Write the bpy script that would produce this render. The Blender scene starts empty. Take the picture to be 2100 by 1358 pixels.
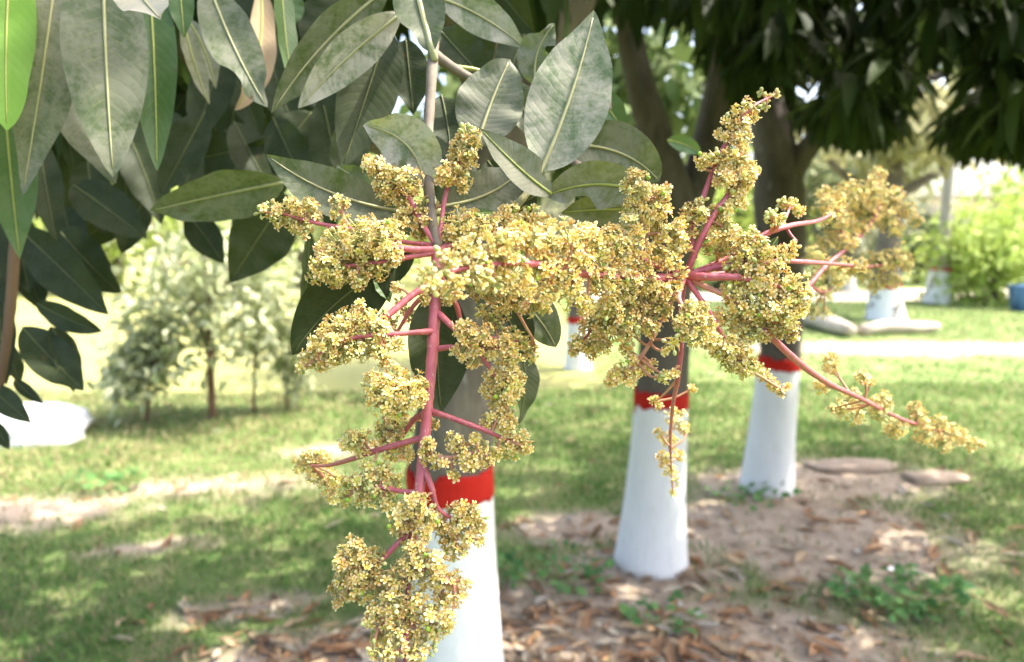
import bpy, math, random
import numpy as np
from mathutils import Vector, Matrix

random.seed(7)
RNG = np.random.default_rng(11)
scene = bpy.context.scene
COL = scene.collection

# ------------------------------------------------------------------ camera
FPX = 1517.0                      # focal length in photograph pixels (26 mm equivalent)
CX, CY, HOR = 1050.0, 679.0, 505.0
PITCH = math.atan((CY - HOR) / FPX)
CAM = np.array([0.0, 0.0, 1.5])
FWD = np.array([0, math.cos(PITCH), -math.sin(PITCH)])
RIGHT = np.array([1.0, 0, 0])
UP = np.array([0, math.sin(PITCH), math.cos(PITCH)])
FOCUS = 0.415
cd = bpy.data.cameras.new('camera')
cam = bpy.data.objects.new('camera', cd)
COL.objects.link(cam)
cam.location = CAM
cam.rotation_euler = (math.pi / 2 - PITCH, 0, 0)
cd.sensor_width = 36.0
cd.lens = 36.0 * FPX / 2100.0
cd.clip_start = 0.02
cd.clip_end = 2000
cd.dof.use_dof = True
cd.dof.focus_distance = FOCUS
cd.dof.aperture_fstop = cd.lens / 3.5
cd.dof.aperture_blades = 0
scene.camera = cam

# ------------------------------------------------------------------ sky, sun, exposure
SUN_EL, SUN_AZ = math.radians(57), math.radians(80)   # azimuth from +Y (away from camera) towards +X
w = bpy.data.worlds.new('World'); scene.world = w; w.use_nodes = True
nt = w.node_tree; nt.nodes.clear()
sky = nt.nodes.new('ShaderNodeTexSky'); sky.sky_type = 'NISHITA'; sky.sun_disc = False
sky.sun_elevation = SUN_EL; sky.sun_rotation = SUN_AZ
sky.dust_density = 6.0; sky.air_density = 1.0; sky.ozone_density = 1.0
bg = nt.nodes.new('ShaderNodeBackground'); bg.inputs['Strength'].default_value = 0.15
wo = nt.nodes.new('ShaderNodeOutputWorld')
nt.links.new(sky.outputs[0], bg.inputs[0]); nt.links.new(bg.outputs[0], wo.inputs[0])
sl = bpy.data.lights.new('sun', 'SUN'); sl.energy = 2.4; sl.angle = math.radians(0.6); sl.color = (1, .95, .86)
sun = bpy.data.objects.new('sun', sl); COL.objects.link(sun)
sdir = Vector((math.sin(SUN_AZ) * math.cos(SUN_EL), math.cos(SUN_AZ) * math.cos(SUN_EL), math.sin(SUN_EL)))
sun.rotation_euler = sdir.to_track_quat('Z', 'Y').to_euler(); sun.location = (20, 20, 40)
vs = scene.view_settings
vs.view_transform = 'Standard'; vs.look = 'None'; vs.gamma = 1; vs.use_curve_mapping = False
vs.exposure = 2.32
scene.render.engine = 'CYCLES'
scene.render.resolution_x = 1024; scene.render.resolution_y = 662
scene.cycles.max_bounces = 8; scene.cycles.transmission_bounces = 6; scene.cycles.diffuse_bounces = 5

# ------------------------------------------------------------------ pixel helpers
def P(x, y, d):
    """photo pixel + depth along the view axis -> world"""
    return CAM + d * (FWD + RIGHT * ((x - CX) / FPX) + UP * ((CY - y) / FPX))
def ray(x, y):
    return FWD + RIGHT * ((x - CX) / FPX) + UP * ((CY - y) / FPX)
def G(x, y, z=0.0):
    r = ray(x, y); t = (z - CAM[2]) / r[2]; return CAM + t * r
def PY(x, y, Y):
    r = ray(x, y); return CAM + r * (Y / r[1])
def proj(p):
    v = np.asarray(p) - CAM
    d = v @ FWD
    return CX + FPX * (v @ RIGHT) / d, CY - FPX * (v @ UP) / d, d

# ------------------------------------------------------------------ object helpers
def link(name, mesh, parent=None, mat=None):
    o = bpy.data.objects.new(name, mesh); COL.objects.link(o)
    if mat is not None and not mesh.materials: mesh.materials.append(mat)
    if parent is not None:
        o.parent = parent; o.matrix_parent_inverse = parent.matrix_world.inverted()
    return o
def empty(name, loc):
    o = bpy.data.objects.new(name, None); COL.objects.link(o)
    o.location = loc; o.empty_display_size = .05
    o.matrix_world = Matrix.Translation(Vector(loc)); return o
def tag(o, label=None, cat=None, group=None, kind=None):
    if label: o['label'] = label
    if cat: o['category'] = cat
    if group: o['group'] = group
    if kind: o['kind'] = kind
    return o
def mesh_np(name, V, F, smooth=True, col=None, uv=None, mat=None):
    """V (n,3), F (m,3|4) equal-size faces; col (n,3); uv (n,2) per vertex"""
    V = np.ascontiguousarray(V, dtype=np.float32); F = np.ascontiguousarray(F, dtype=np.int32)
    me = bpy.data.meshes.new(name)
    k = F.shape[1]
    me.vertices.add(len(V)); me.vertices.foreach_set('co', V.ravel())
    me.loops.add(F.size); me.loops.foreach_set('vertex_index', F.ravel())
    me.polygons.add(len(F))
    me.polygons.foreach_set('loop_start', np.arange(0, F.size, k, dtype=np.int32))
    me.polygons.foreach_set('loop_total', np.full(len(F), k, dtype=np.int32))
    if smooth: me.polygons.foreach_set('use_smooth', np.ones(len(F), dtype=bool))
    if col is not None:
        a = me.color_attributes.new('Col', 'FLOAT_COLOR', 'POINT')
        c = np.ones((len(V), 4), np.float32); c[:, :3] = col; a.data.foreach_set('color', c.ravel())
    if uv is not None:
        l = me.uv_layers.new(name='UVMap')
        l.data.foreach_set('uv', np.asarray(uv, np.float32)[F.ravel()].ravel())
    me.update(calc_edges=True); me.validate()
    if mat is not None: me.materials.append(mat)
    return me
class MB:
    """collects quads (triangles as degenerate-free extra list avoided: quads only) for one mesh"""
    def __init__(s): s.V = []; s.F = []; s.C = []; s.U = []; s.n = 0
    def add(s, V, F, C=None, U=None):
        V = np.asarray(V, float); F = np.asarray(F, int)
        s.V.append(V); s.F.append(F + s.n); s.n += len(V)
        if C is not None: s.C.append(np.broadcast_to(np.asarray(C, float), (len(V), 3)))
        if U is not None: s.U.append(U)
    def mesh(s, name, mat=None, smooth=True):
        return mesh_np(name, np.concatenate(s.V), np.concatenate(s.F), smooth,
                       np.concatenate(s.C) if s.C else None, np.concatenate(s.U) if s.U else None, mat)
def norm(v):
    v = np.asarray(v, float); return v / (np.linalg.norm(v, axis=-1, keepdims=True) + 1e-12)
def smooth_path(pts, rad, n):
    """Catmull-Rom resample of points (k,3) and radii (k,)"""
    pts = np.asarray(pts, float); rad = np.asarray(rad, float)
    k = len(pts)
    if k == 2:
        t = np.linspace(0, 1, n)[:, None]; return pts[0] * (1 - t) + pts[1] * t, np.interp(t[:, 0], [0, 1], rad)
    Pp = np.vstack([2 * pts[0] - pts[1], pts, 2 * pts[-1] - pts[-2]])
    T = np.linspace(0, k - 1 - 1e-6, n); i = T.astype(int); u = (T - i)[:, None]
    p0, p1, p2, p3 = Pp[i], Pp[i + 1], Pp[i + 2], Pp[i + 3]
    q = .5 * ((2 * p1) + (-p0 + p2) * u + (2 * p0 - 5 * p1 + 4 * p2 - p3) * u ** 2 + (-p0 + 3 * p1 - 3 * p2 + p3) * u ** 3)
    return q, np.interp(T, np.arange(k), rad)
def tube(pts, rad, n=12, seg=10, rough=0.0, cap=True, seed=0, knots=0.0):
    c, r = smooth_path(pts, rad, n)
    t = norm(np.gradient(c, axis=0))
    ref = np.array([0, 0, 1.0]) if abs(t[0][2]) < .8 else np.array([1.0, 0, 0])
    rg = np.random.default_rng(seed)
    V = []; a0 = np.linspace(0, 2 * np.pi, seg, endpoint=False)
    ph = rg.uniform(0, 6.28, 4)
    for i in range(n):
        s = norm(np.cross(t[i], ref)); b = np.cross(s, t[i]); ref = b
        rr = r[i] * (1 + rough * (np.sin(3 * a0 + ph[0] + i * .15) * .5 + np.sin(5 * a0 + ph[1] + i * .4) * .3 + rg.normal(0, .25, seg)))
        if knots: rr = rr * (1 + knots * max(0, math.sin(i * 1.7 + ph[2])) ** 4)
        V.append(c[i] + np.outer(np.cos(a0) * rr, s) + np.outer(np.sin(a0) * rr, b))
    V = np.concatenate(V)
    F = []
    for i in range(n - 1):
        for j in range(seg):
            F.append([i * seg + j, i * seg + (j + 1) % seg, (i + 1) * seg + (j + 1) % seg, (i + 1) * seg + j])
    if cap:
        e = len(V); V = np.vstack([V, c[0], c[-1]])
        for j in range(0, seg, 2):
            F.append([e, (j + 2) % seg, j + 1, j])
            o = (n - 1) * seg; F.append([e + 1, o + j, o + j + 1, o + (j + 2) % seg])
    return V, np.array(F)

# ------------------------------------------------------------------ materials
def mat_new(name):
    m = bpy.data.materials.new(name); m.use_nodes = True
    n = m.node_tree; n.nodes.clear()
    o = n.nodes.new('ShaderNodeOutputMaterial'); b = n.nodes.new('ShaderNodeBsdfPrincipled')
    n.links.new(b.outputs[0], o.inputs[0])
    return m, n, b, o
def N(n, t, **kw):
    x = n.nodes.new(t)
    for k, v in kw.items():
        if hasattr(x, k) and not k[0].isupper(): setattr(x, k, v)
        else: x.inputs[k].default_value = v
    return x
def math_n(n, op, a, b=None, clamp=False):
    x = n.nodes.new('ShaderNodeMath'); x.operation = op; x.use_clamp = clamp
    for i, v in enumerate((a, b)):
        if v is None: continue
        if isinstance(v, (int, float)): x.inputs[i].default_value = v
        else: n.links.new(v, x.inputs[i])
    return x.outputs[0]
def mix_c(n, f, a, b):
    x = n.nodes.new('ShaderNodeMix'); x.data_type = 'RGBA'
    for i, v in ((0, f), (6, a), (7, b)):
        if isinstance(v, (int, float)): x.inputs[i].default_value = v
        elif isinstance(v, tuple): x.inputs[i].default_value = (*v, 1)
        else: n.links.new(v, x.inputs[i])
    return x.outputs[2]
def ramp(n, f, stops):
    x = n.nodes.new('ShaderNodeValToRGB'); e = x.color_ramp.elements
    while len(e) < len(stops): e.new(.5)
    for q, (p, c) in zip(e, stops): q.position = p; q.color = (*c, 1) if len(c) == 3 else c
    n.links.new(f, x.inputs[0]); return x.outputs[0]
def noise(n, vec, scale, detail=4, rough=.55, dist=0):
    x = n.nodes.new('ShaderNodeTexNoise'); x.inputs['Scale'].default_value = scale
    x.inputs['Detail'].default_value = detail; x.inputs['Roughness'].default_value = rough; x.inputs['Distortion'].default_value = dist
    if vec is not None: n.links.new(vec, x.inputs['Vector'])
    return x.outputs[0]
def bump(n, h, b, strength=.4, dist=.01):
    x = n.nodes.new('ShaderNodeBump'); x.inputs['Strength'].default_value = strength; x.inputs['Distance'].default_value = dist
    n.links.new(h, x.inputs['Height']); n.links.new(x.outputs[0], b.inputs['Normal'])

def leaf_mat(name, base, base2, dust, vein=(.22, .25, .07), trans=(.15, .22, .03), tw=.13, rough=.5, dustc=(.29, .285, .23)):
    m, n, b, o = mat_new(name)
    uv = N(n, 'ShaderNodeUVMap', uv_map='UVMap').outputs[0]
    sp = n.nodes.new('ShaderNodeSeparateXYZ'); n.links.new(uv, sp.inputs[0])
    u = math_n(n, 'ABSOLUTE', math_n(n, 'MULTIPLY_ADD', sp.outputs[0], 2.0)); n.nodes[-2].inputs[2].default_value = -1.0
    u = math_n(n, 'ABSOLUTE', math_n(n, 'SUBTRACT', math_n(n, 'MULTIPLY', sp.outputs[0], 2.0), 1.0))
    tc = n.nodes.new('ShaderNodeTexCoord').outputs['Object']
    oi = n.nodes.new('ShaderNodeObjectInfo').outputs['Random']
    wob = math_n(n, 'MULTIPLY', noise(n, tc, 60, 2), .5)
    v = math_n(n, 'ADD', math_n(n, 'SUBTRACT', math_n(n, 'MULTIPLY', sp.outputs[1], 17.0), math_n(n, 'MULTIPLY', math_n(n, 'POWER', u, 1.4), 2.1)), wob)
    v = math_n(n, 'ADD', v, math_n(n, 'MULTIPLY', math_n(n, 'GREATER_THAN', sp.outputs[0], .5), .37))
    fr = math_n(n, 'ABSOLUTE', math_n(n, 'SUBTRACT', math_n(n, 'FRACT', v), .5))      # .5 = vein, 0 = between
    line = math_n(n, 'MULTIPLY', math_n(n, 'SUBTRACT', fr, .44), 16.0, True)
    line = math_n(n, 'MULTIPLY', line, math_n(n, 'SUBTRACT', 1.05, u, True))
    nz = noise(n, tc, 30, 6, .68, 1.2)
    nz2 = noise(n, tc, 240, 4, .7)
    c = mix_c(n, math_n(n, 'MULTIPLY', math_n(n, 'ADD', nz, oi), .5), base, base2)
    c0_ = c
    # dust lying on the blade: streaky, thicker between the veins
    d = math_n(n, 'MULTIPLY', math_n(n, 'SUBTRACT', math_n(n, 'ADD', nz, math_n(n, 'MULTIPLY', nz2, .5)), .60), 4.2, True)
    d = math_n(n, 'MULTIPLY', d, math_n(n, 'MULTIPLY', math_n(n, 'ADD', math_n(n, 'MULTIPLY', oi, .6), .7), dust), True)
    c = mix_c(n, d, c, dustc)
    c = mix_c(n, math_n(n, 'MULTIPLY', line, .6), c, vein)
    # small brown blemishes
    bl = math_n(n, 'MULTIPLY', math_n(n, 'SUBTRACT', noise(n, tc, 75, 3, .5), .70), 14, True)
    c = mix_c(n, bl, c, (.09, .055, .025))
    n.links.new(c, b.inputs['Base Color'])
    b.inputs['Roughness'].default_value = rough
    n.links.new(math_n(n, 'ADD', math_n(n, 'MULTIPLY', d, .4), rough - .08), b.inputs['Roughness'])
    b.inputs['Specular IOR Level'].default_value = .16 if rough > .55 else .35
    hh = math_n(n, 'ADD', math_n(n, 'MULTIPLY', math_n(n, 'POWER', math_n(n, 'MULTIPLY', fr, 2.0), 3.0), -1.0), math_n(n, 'MULTIPLY', nz2, .25))
    bump(n, hh, b, .16, .0006)
    t = N(n, 'ShaderNodeBsdfTranslucent'); t.inputs[0].default_value = (*trans, 1)
    ms = n.nodes.new('ShaderNodeMixShader'); ms.inputs[0].default_value = tw
    n.links.new(b.outputs[0], ms.inputs[1]); n.links.new(t.outputs[0], ms.inputs[2]); n.links.new(ms.outputs[0], o.inputs[0])
    return m
M = {}
M['dusty'] = leaf_mat('leaf_dusty', (.038, .062, .016), (.066, .092, .027), .48, (.21, .22, .085), dustc=(.25, .24, .19))
M['pale'] = leaf_mat('leaf_pale_dust', (.085, .13, .055), (.13, .16, .07), 1.15, (.36, .35, .16), dustc=(.38, .36, .28))
M['green'] = leaf_mat('leaf_green', (.045, .10, .02), (.07, .14, .025), .12, (.16, .26, .03))
M['dark'] = leaf_mat('leaf_dark', (.014, .024, .006), (.026, .038, .010), .05, (.08, .095, .02), tw=.08, rough=.6)  # dark green, lowered further so the colour itself carries the shade
M['olive'] = leaf_mat('leaf_olive', (.09, .11, .04), (.13, .14, .05), .6, (.24, .24, .08))
M['bright'] = leaf_mat('leaf_bright', (.12, .28, .025), (.16, .34, .03), .05, (.25, .42, .06), (.40, .62, .05), .45)  # backlit leaf: the sunlight through it is put into a brighter green
M['dry'] = leaf_mat('leaf_dry', (.36, .25, .14), (.48, .36, .22), .3, (.40, .28, .16), (.5, .35, .2), .15, .7)

def col_mat(name, rough=.5, trans=.15, jitter=.25, spec=.3):
    """colour comes from the mesh's own colour attribute (petal base, petal tip...)"""
    m, n, b, o = mat_new(name)
    a = N(n, 'ShaderNodeVertexColor', layer_name='Col').outputs[0]
    oi = n.nodes.new('ShaderNodeObjectInfo').outputs['Random']
    hs = n.nodes.new('ShaderNodeHueSaturation'); n.links.new(a, hs.inputs['Color'])
    n.links.new(math_n(n, 'ADD', math_n(n, 'MULTIPLY', oi, jitter), 1 - jitter / 2), hs.inputs['Value'])
    n.links.new(hs.outputs[0], b.inputs['Base Color']); b.inputs['Roughness'].default_value = rough
    b.inputs['Specular IOR Level'].default_value = spec
    if trans:
        t = N(n, 'ShaderNodeBsdfTranslucent'); n.links.new(hs.outputs[0], t.inputs[0])
        ms = n.nodes.new('ShaderNodeMixShader'); ms.inputs[0].default_value = trans
        n.links.new(b.outputs[0], ms.inputs[1]); n.links.new(t.outputs[0], ms.inputs[2]); n.links.new(ms.outputs[0], o.inputs[0])
    return m
M['floret'] = col_mat('floret', .42, .18, .2)
M['foliage'] = col_mat('foliage', .6, .28, 0, .12)
M['grass'] = col_mat('grass_blades', .6, .3, 0)
M['litter'] = col_mat('leaf_litter', .75, .08, .5)

def simple(name, c1, c2, scale, rough=.6, bs=.3, bd=.002, detail=5, stretch=None, spots=None):
    m, n, b, o = mat_new(name)
    v = n.nodes.new('ShaderNodeTexCoord').outputs['Object']
    if stretch:
        mp = n.nodes.new('ShaderNodeMapping'); mp.inputs['Scale'].default_value = stretch; n.links.new(v, mp.inputs[0]); v = mp.outputs[0]
    f = noise(n, v, scale, detail, .6, .3)
    c = ramp(n, f, [(.3, c1), (.7, c2)])
    if spots:
        g = noise(n, v, spots[0], 4, .6)
        c = mix_c(n, math_n(n, 'MULTIPLY', math_n(n, 'SUBTRACT', g, spots[1]), 9, True), c, spots[2])
    n.links.new(c, b.inputs['Base Color']); b.inputs['Roughness'].default_value = rough
    bump(n, noise(n, v, scale * 2.5, 6, .65), b, bs, bd)
    return m
M['stem'] = simple('stem_pink', (.34, .062, .085), (.46, .125, .13), 160, .45, .25, .0006, stretch=(1, 1, .5), spots=(420, .60, (.50, .28, .22)))
M['stem_pale'] = simple('stem_pale', (.46, .17, .13), (.52, .30, .17), 160, .5, .2, .0005)
M['twig'] = simple('twig_bark', (.11, .088, .06), (.22, .18, .13), 90, .8, .5, .001, stretch=(1, 1, .4))
M['midrib'] = simple('midrib', (.26, .30, .05), (.36, .38, .09), 60, .5, .1, .0005)
M['midrib_dark'] = simple('midrib_dark', (.085, .10, .025), (.13, .145, .04), 60, .6, .1, .0005)  # dimmer copy of the midrib, shade of the dark leaves in its colour
M['midrib_dust'] = simple('midrib_dusty', (.28, .28, .12), (.38, .37, .19), 60, .6, .1, .0005)
M['bark'] = simple('bark', (.07, .055, .042), (.15, .125, .10), 14, .9, .9, .012, 8, (1, 1, .35), (22, .62, (.22, .20, .17)))
M['bark_grey'] = simple('bark_grey', (.085, .068, .052), (.21, .175, .14), 16, .9, .9, .012, 8, (1, 1, .35), (22, .62, (.30, .28, .25)))
M['bark_pale'] = simple('bark_pale', (.30, .26, .22), (.42, .38, .33), 8, .9, .5, .01, 6, (1, 1, .3))
M['bark_warm'] = simple('bark_warm', (.10, .055, .03), (.20, .12, .07), 12, .9, .9, .012, 8, (1, 1, .35))
def paint_mat(name, c1, c2, cd, amt):
    m, n, b, o = mat_new(name)
    v = n.nodes.new('ShaderNodeTexCoord').outputs['Object']
    mp = n.nodes.new('ShaderNodeMapping'); mp.inputs['Scale'].default_value = (1, 1, .12); n.links.new(v, mp.inputs[0])
    st = noise(n, mp.outputs[0], 45, 6, .7, .4); pa = noise(n, v, 11, 6, .65, .5); fine = noise(n, v, 130, 4, .7)
    c = mix_c(n, pa, c1, c2)
    k = math_n(n, 'MULTIPLY', math_n(n, 'SUBTRACT', math_n(n, 'ADD', math_n(n, 'MULTIPLY', st, .6), math_n(n, 'MULTIPLY', fine, .45)), .575), amt, True)
    c = mix_c(n, k, c, cd)
    n.links.new(c, b.inputs['Base Color']); b.inputs['Roughness'].default_value = .85; b.inputs['Specular IOR Level'].default_value = .2
    bump(n, math_n(n, 'ADD', st, math_n(n, 'MULTIPLY', fine, .5)), b, .7, .006)
    return m
M['white'] = paint_mat('whitewash', (.74, .73, .70), (.84, .835, .82), (.40, .38, .35), 5.0)
M['red'] = paint_mat('red_paint', (.42, .012, .008), (.54, .025, .014), (.20, .012, .01), 5.0)
M['stone_white'] = simple('white_stone', (.62, .62, .60), (.80, .80, .78), 6, .8, .6, .02)
M['log'] = simple('pale_log', (.36, .30, .23), (.52, .45, .36), 7, .85, .6, .02, 6)
M['stone'] = simple('stone', (.26, .19, .135), (.40, .31, .23), 9, .9, .6, .01)
M['path'] = simple('path_sand', (.44, .38, .30), (.56, .49, .39), 1.5, .95, .3, .01)
M['wall'] = simple('cream_wall', (.62, .52, .38), (.70, .60, .46), 1.2, .9, .2, .01)
M['wall_dark'] = simple('dark_opening', (.06, .04, .03), (.10, .07, .05), 2, .8, .1, .01)
M['blue'] = simple('blue_plastic', (.08, .18, .45), (.12, .24, .52), 3, .5, .1, .002)
M['paper'] = simple('paper', (.70, .70, .70), (.80, .80, .80), 20, .8, .2, .001)

# ------------------------------------------------------------------ ground
def blobs_mask(X, Y, items):
    m = np.zeros_like(X)
    for (cx, cy, rx, ry, ang, st) in items:
        c, s = math.cos(ang), math.sin(ang)
        a = ((X - cx) * c + (Y - cy) * s) / rx; b = (-(X - cx) * s + (Y - cy) * c) / ry
        m = np.maximum(m, (1.25 - np.sqrt(a * a + b * b)) * st)
    return m
def gpt(x, y): g = G(x, y); return g[0], g[1]
SOIL = []
def soil(x, y, rx, ry, ang=0, st=1): a, b = gpt(x, y); SOIL.append((a, b, rx, ry, ang, st))
soil(1640, 1090, .95, .95, .3); soil(1400, 1330, 1.1, .55); soil(1100, 1330, .8, .45); soil(1720, 985, .75, .55)
soil(700, 1400, .75, .40); soil(1180, 1080, .42, .32); soil(1060, 1240, .35, .3); soil(1560, 1005, .5, .5); soil(1340, 1170, .55, .4)
soil(40, 1050, 1.0, .42, .15, .6); soil(420, 1000, 1.2, .34, .2, .5); soil(520, 1245, .4, .18, .3, .7); soil(250, 1130, .5, .14, .3, .5); soil(650, 925, .7, .3, .2, .6)
soil(1900, 715, 3.6, .9, .0); soil(1300, 1500, 1.3, .5)
def wave_noise(X, Y, k, seed):
    r = np.random.default_rng(seed); o = 0
    for i in range(10):
        a = r.uniform(0, 6.28); f = k * r.uniform(.5, 2.2); o = o + np.sin((X * math.cos(a) + Y * math.sin(a)) * f + r.uniform(0, 6.28)) / 10 * 1.6
    return o
def soil_at(X, Y):
    m = blobs_mask(X, Y, SOIL) + .20 * wave_noise(X, Y, 6, 3) + .15 * wave_noise(X, Y, 17, 4)
    return np.clip((m - .15) / .5, 0, 1)
def field_at(X, Y):   # pale dry field beyond the lawn on the left
    e = 7.3 + .25 * wave_noise(X, Y, 1.5, 9)
    return np.clip((Y - e) / .5, 0, 1) * np.clip((1.6 - X) / 1.0, 0, 1)
def hgt(X, Y):
    return .012 * wave_noise(X, Y, 5, 21) + .008 * wave_noise(X, Y, 14, 22)
xs = np.concatenate([-np.geomspace(3, 70, 40)[::-1] - .0, np.linspace(-3, 4, 180)[1:-1], np.geomspace(4, 70, 40)])
ys = np.concatenate([np.linspace(-4, 1.4, 20)[:-1], np.linspace(1.4, 7, 170)[:-1], np.geomspace(7, 160, 110)])
XX, YY = np.meshgrid(xs, ys)
near = np.clip((9 - YY) / 3, 0, 1)
ZZ = hgt(XX, YY) * near
nx, ny = len(xs), len(ys)
idx = np.arange(nx * ny).reshape(ny, nx)
F = np.stack([idx[:-1, :-1], idx[:-1, 1:], idx[1:, 1:], idx[1:, :-1]], -1).reshape(-1, 4)
gc = np.stack([soil_at(XX, YY), field_at(XX, YY), np.zeros_like(XX)], -1).reshape(-1, 3)
def ground_mat():
    m, n, b, o = mat_new('ground_soil_and_turf')
    a = N(n, 'ShaderNodeVertexColor', layer_name='Col').outputs[0]
    sp = n.nodes.new('ShaderNodeSeparateColor'); n.links.new(a, sp.inputs[0])
    tc = n.nodes.new('ShaderNodeTexCoord').outputs['Object']
    soilc = ramp(n, noise(n, tc, 9, 8, .7), [(.3, (.24, .18, .128)), (.5, (.37, .29, .215)), (.72, (.48, .39, .30))])
    turf = ramp(n, noise(n, tc, 3.2, 8, .7), [(.3, (.075, .125, .035)), (.5, (.13, .18, .055)), (.66, (.25, .24, .11)), (.8, (.36, .31, .18))])
    field = ramp(n, noise(n, tc, .6, 6, .6), [(.3, (.24, .25, .085)), (.7, (.31, .30, .12))])
    c = mix_c(n, sp.outputs[0], turf, soilc); c = mix_c(n, sp.outputs[1], c, field)
    n.links.new(c, b.inputs['Base Color']); b.inputs['Roughness'].default_value = .95; b.inputs['Specular IOR Level'].default_value = .15
    bump(n, noise(n, tc, 35, 8, .75), b, .8, .015)
    return m
M['ground'] = ground_mat()
ground = link('ground', mesh_np('ground', np.stack([XX, YY, ZZ], -1).reshape(-1, 3), F, True, gc, None, M['ground']))
tag(ground, 'shaded and sunlit ground of turf and bare brown soil under the trees', 'ground', None, 'structure')
def gz(x, y):
    x = np.asarray(x, float); y = np.asarray(y, float)
    return hgt(x, y) * np.clip((9 - y) / 3, 0, 1)

# grass blades
def grass(n_near, n_far):
    X = []; Y = []
    r = RNG
    y = 1.6 + (r.random(n_near) ** .8) * 6.4; x = (r.random(n_near) - .5) * 2 * (y * .78 + .4); X.append(x); Y.append(y)
    y = 8 + (r.random(n_far) ** 1.2) * 14; x = (r.random(n_far) - .5) * 2 * (y * .75); X.append(x); Y.append(y)
    X = np.concatenate(X); Y = np.concatenate(Y)
    s = soil_at(X, Y); f = field_at(X, Y)
    patch = .5 + .5 * wave_noise(X, Y, 4.5, 31)
    keep = (r.random(len(X)) > s * .97) & (f < .6) & (r.random(len(X)) < .35 + .75 * np.clip(patch, 0, 1))
    X, Y, patch = X[keep], Y[keep], patch[keep]; n = len(X)
    Z = gz(X, Y)
    h = r.uniform(.012, .038, n) * (1 + .5 * patch) * (1 + .06 * np.clip(Y - 4, 0, 10)); wd = r.uniform(.0022, .0045, n) * (1 + .12 * np.clip(Y - 3, 0, 12))
    a = r.uniform(0, 6.28, n); lean = r.uniform(.1, 1.0, n); la = r.uniform(0, 6.28, n)
    base = np.stack([X, Y, Z - .003], -1)
    sd = np.stack([np.cos(a), np.sin(a), 0 * a], -1) * wd[:, None]
    ld = np.stack([np.cos(la), np.sin(la), 0 * la], -1)
    mid = base + ld * (lean * h * .35)[:, None] + np.array([0, 0, 1]) * (h * .62)[:, None]
    tip = base + ld * (lean * h * 1.1)[:, None] + np.array([0, 0, 1]) * h[:, None]
    V = np.stack([base - sd, base + sd, mid + sd * .8, mid - sd * .8, tip + sd * .12, tip - sd * .12], 1).reshape(-1, 3)
    i = np.arange(n)[:, None] * 6
    F = np.concatenate([i + np.array([[0, 1, 2, 3]]), i + np.array([[3, 2, 4, 5]])])
    g1 = np.array([.06, .17, .03]); g2 = np.array([.17, .26, .065]); st = np.array([.42, .36, .19])
    k = r.random(n)[:, None]; c = g1 * (1 - k) + g2 * k
    dry_sunlit = np.clip((-X - .6) / 1.5, 0, 1) * np.clip((Y - 3.6) / 1.2, 0, 1)  # drier left lawn, its sunlit paleness also put in as straw blades
    straw = (r.random(n) < .12 + .28 * np.clip(1 - patch, 0, 1) + .35 * dry_sunlit)[:, None]
    c = np.where(straw, st * r.uniform(.6, 1.1, (n, 1)), c)
    C = np.repeat(c, 6, 0)
    o = link('grass', mesh_np('grass', V, F, True, C, None, M['grass']))
    tag(o, 'short patchy green and straw coloured lawn grass between bare soil', 'grass', None, 'stuff')
grass(150000, 60000)

# sandy path far right
V = []; pn = 40
for i in range(pn + 1):
    x = 2 + 48 * i / pn; yy = 22.2 + .02 * x + .2 * math.sin(x * .5)
    V += [(x, yy - 2.0 + .15 * math.sin(x * 1.3), .008), (x, yy + 3.2 + .2 * math.sin(x * .9), .008)]
F = [[2 * i, 2 * i + 2, 2 * i + 3, 2 * i + 1] for i in range(pn)]
tag(link('path', mesh_np('path', V, F, True, None, None, M['path'])), 'pale sandy path crossing behind the whitewashed tree trunks', 'path', None, 'structure')

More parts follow.
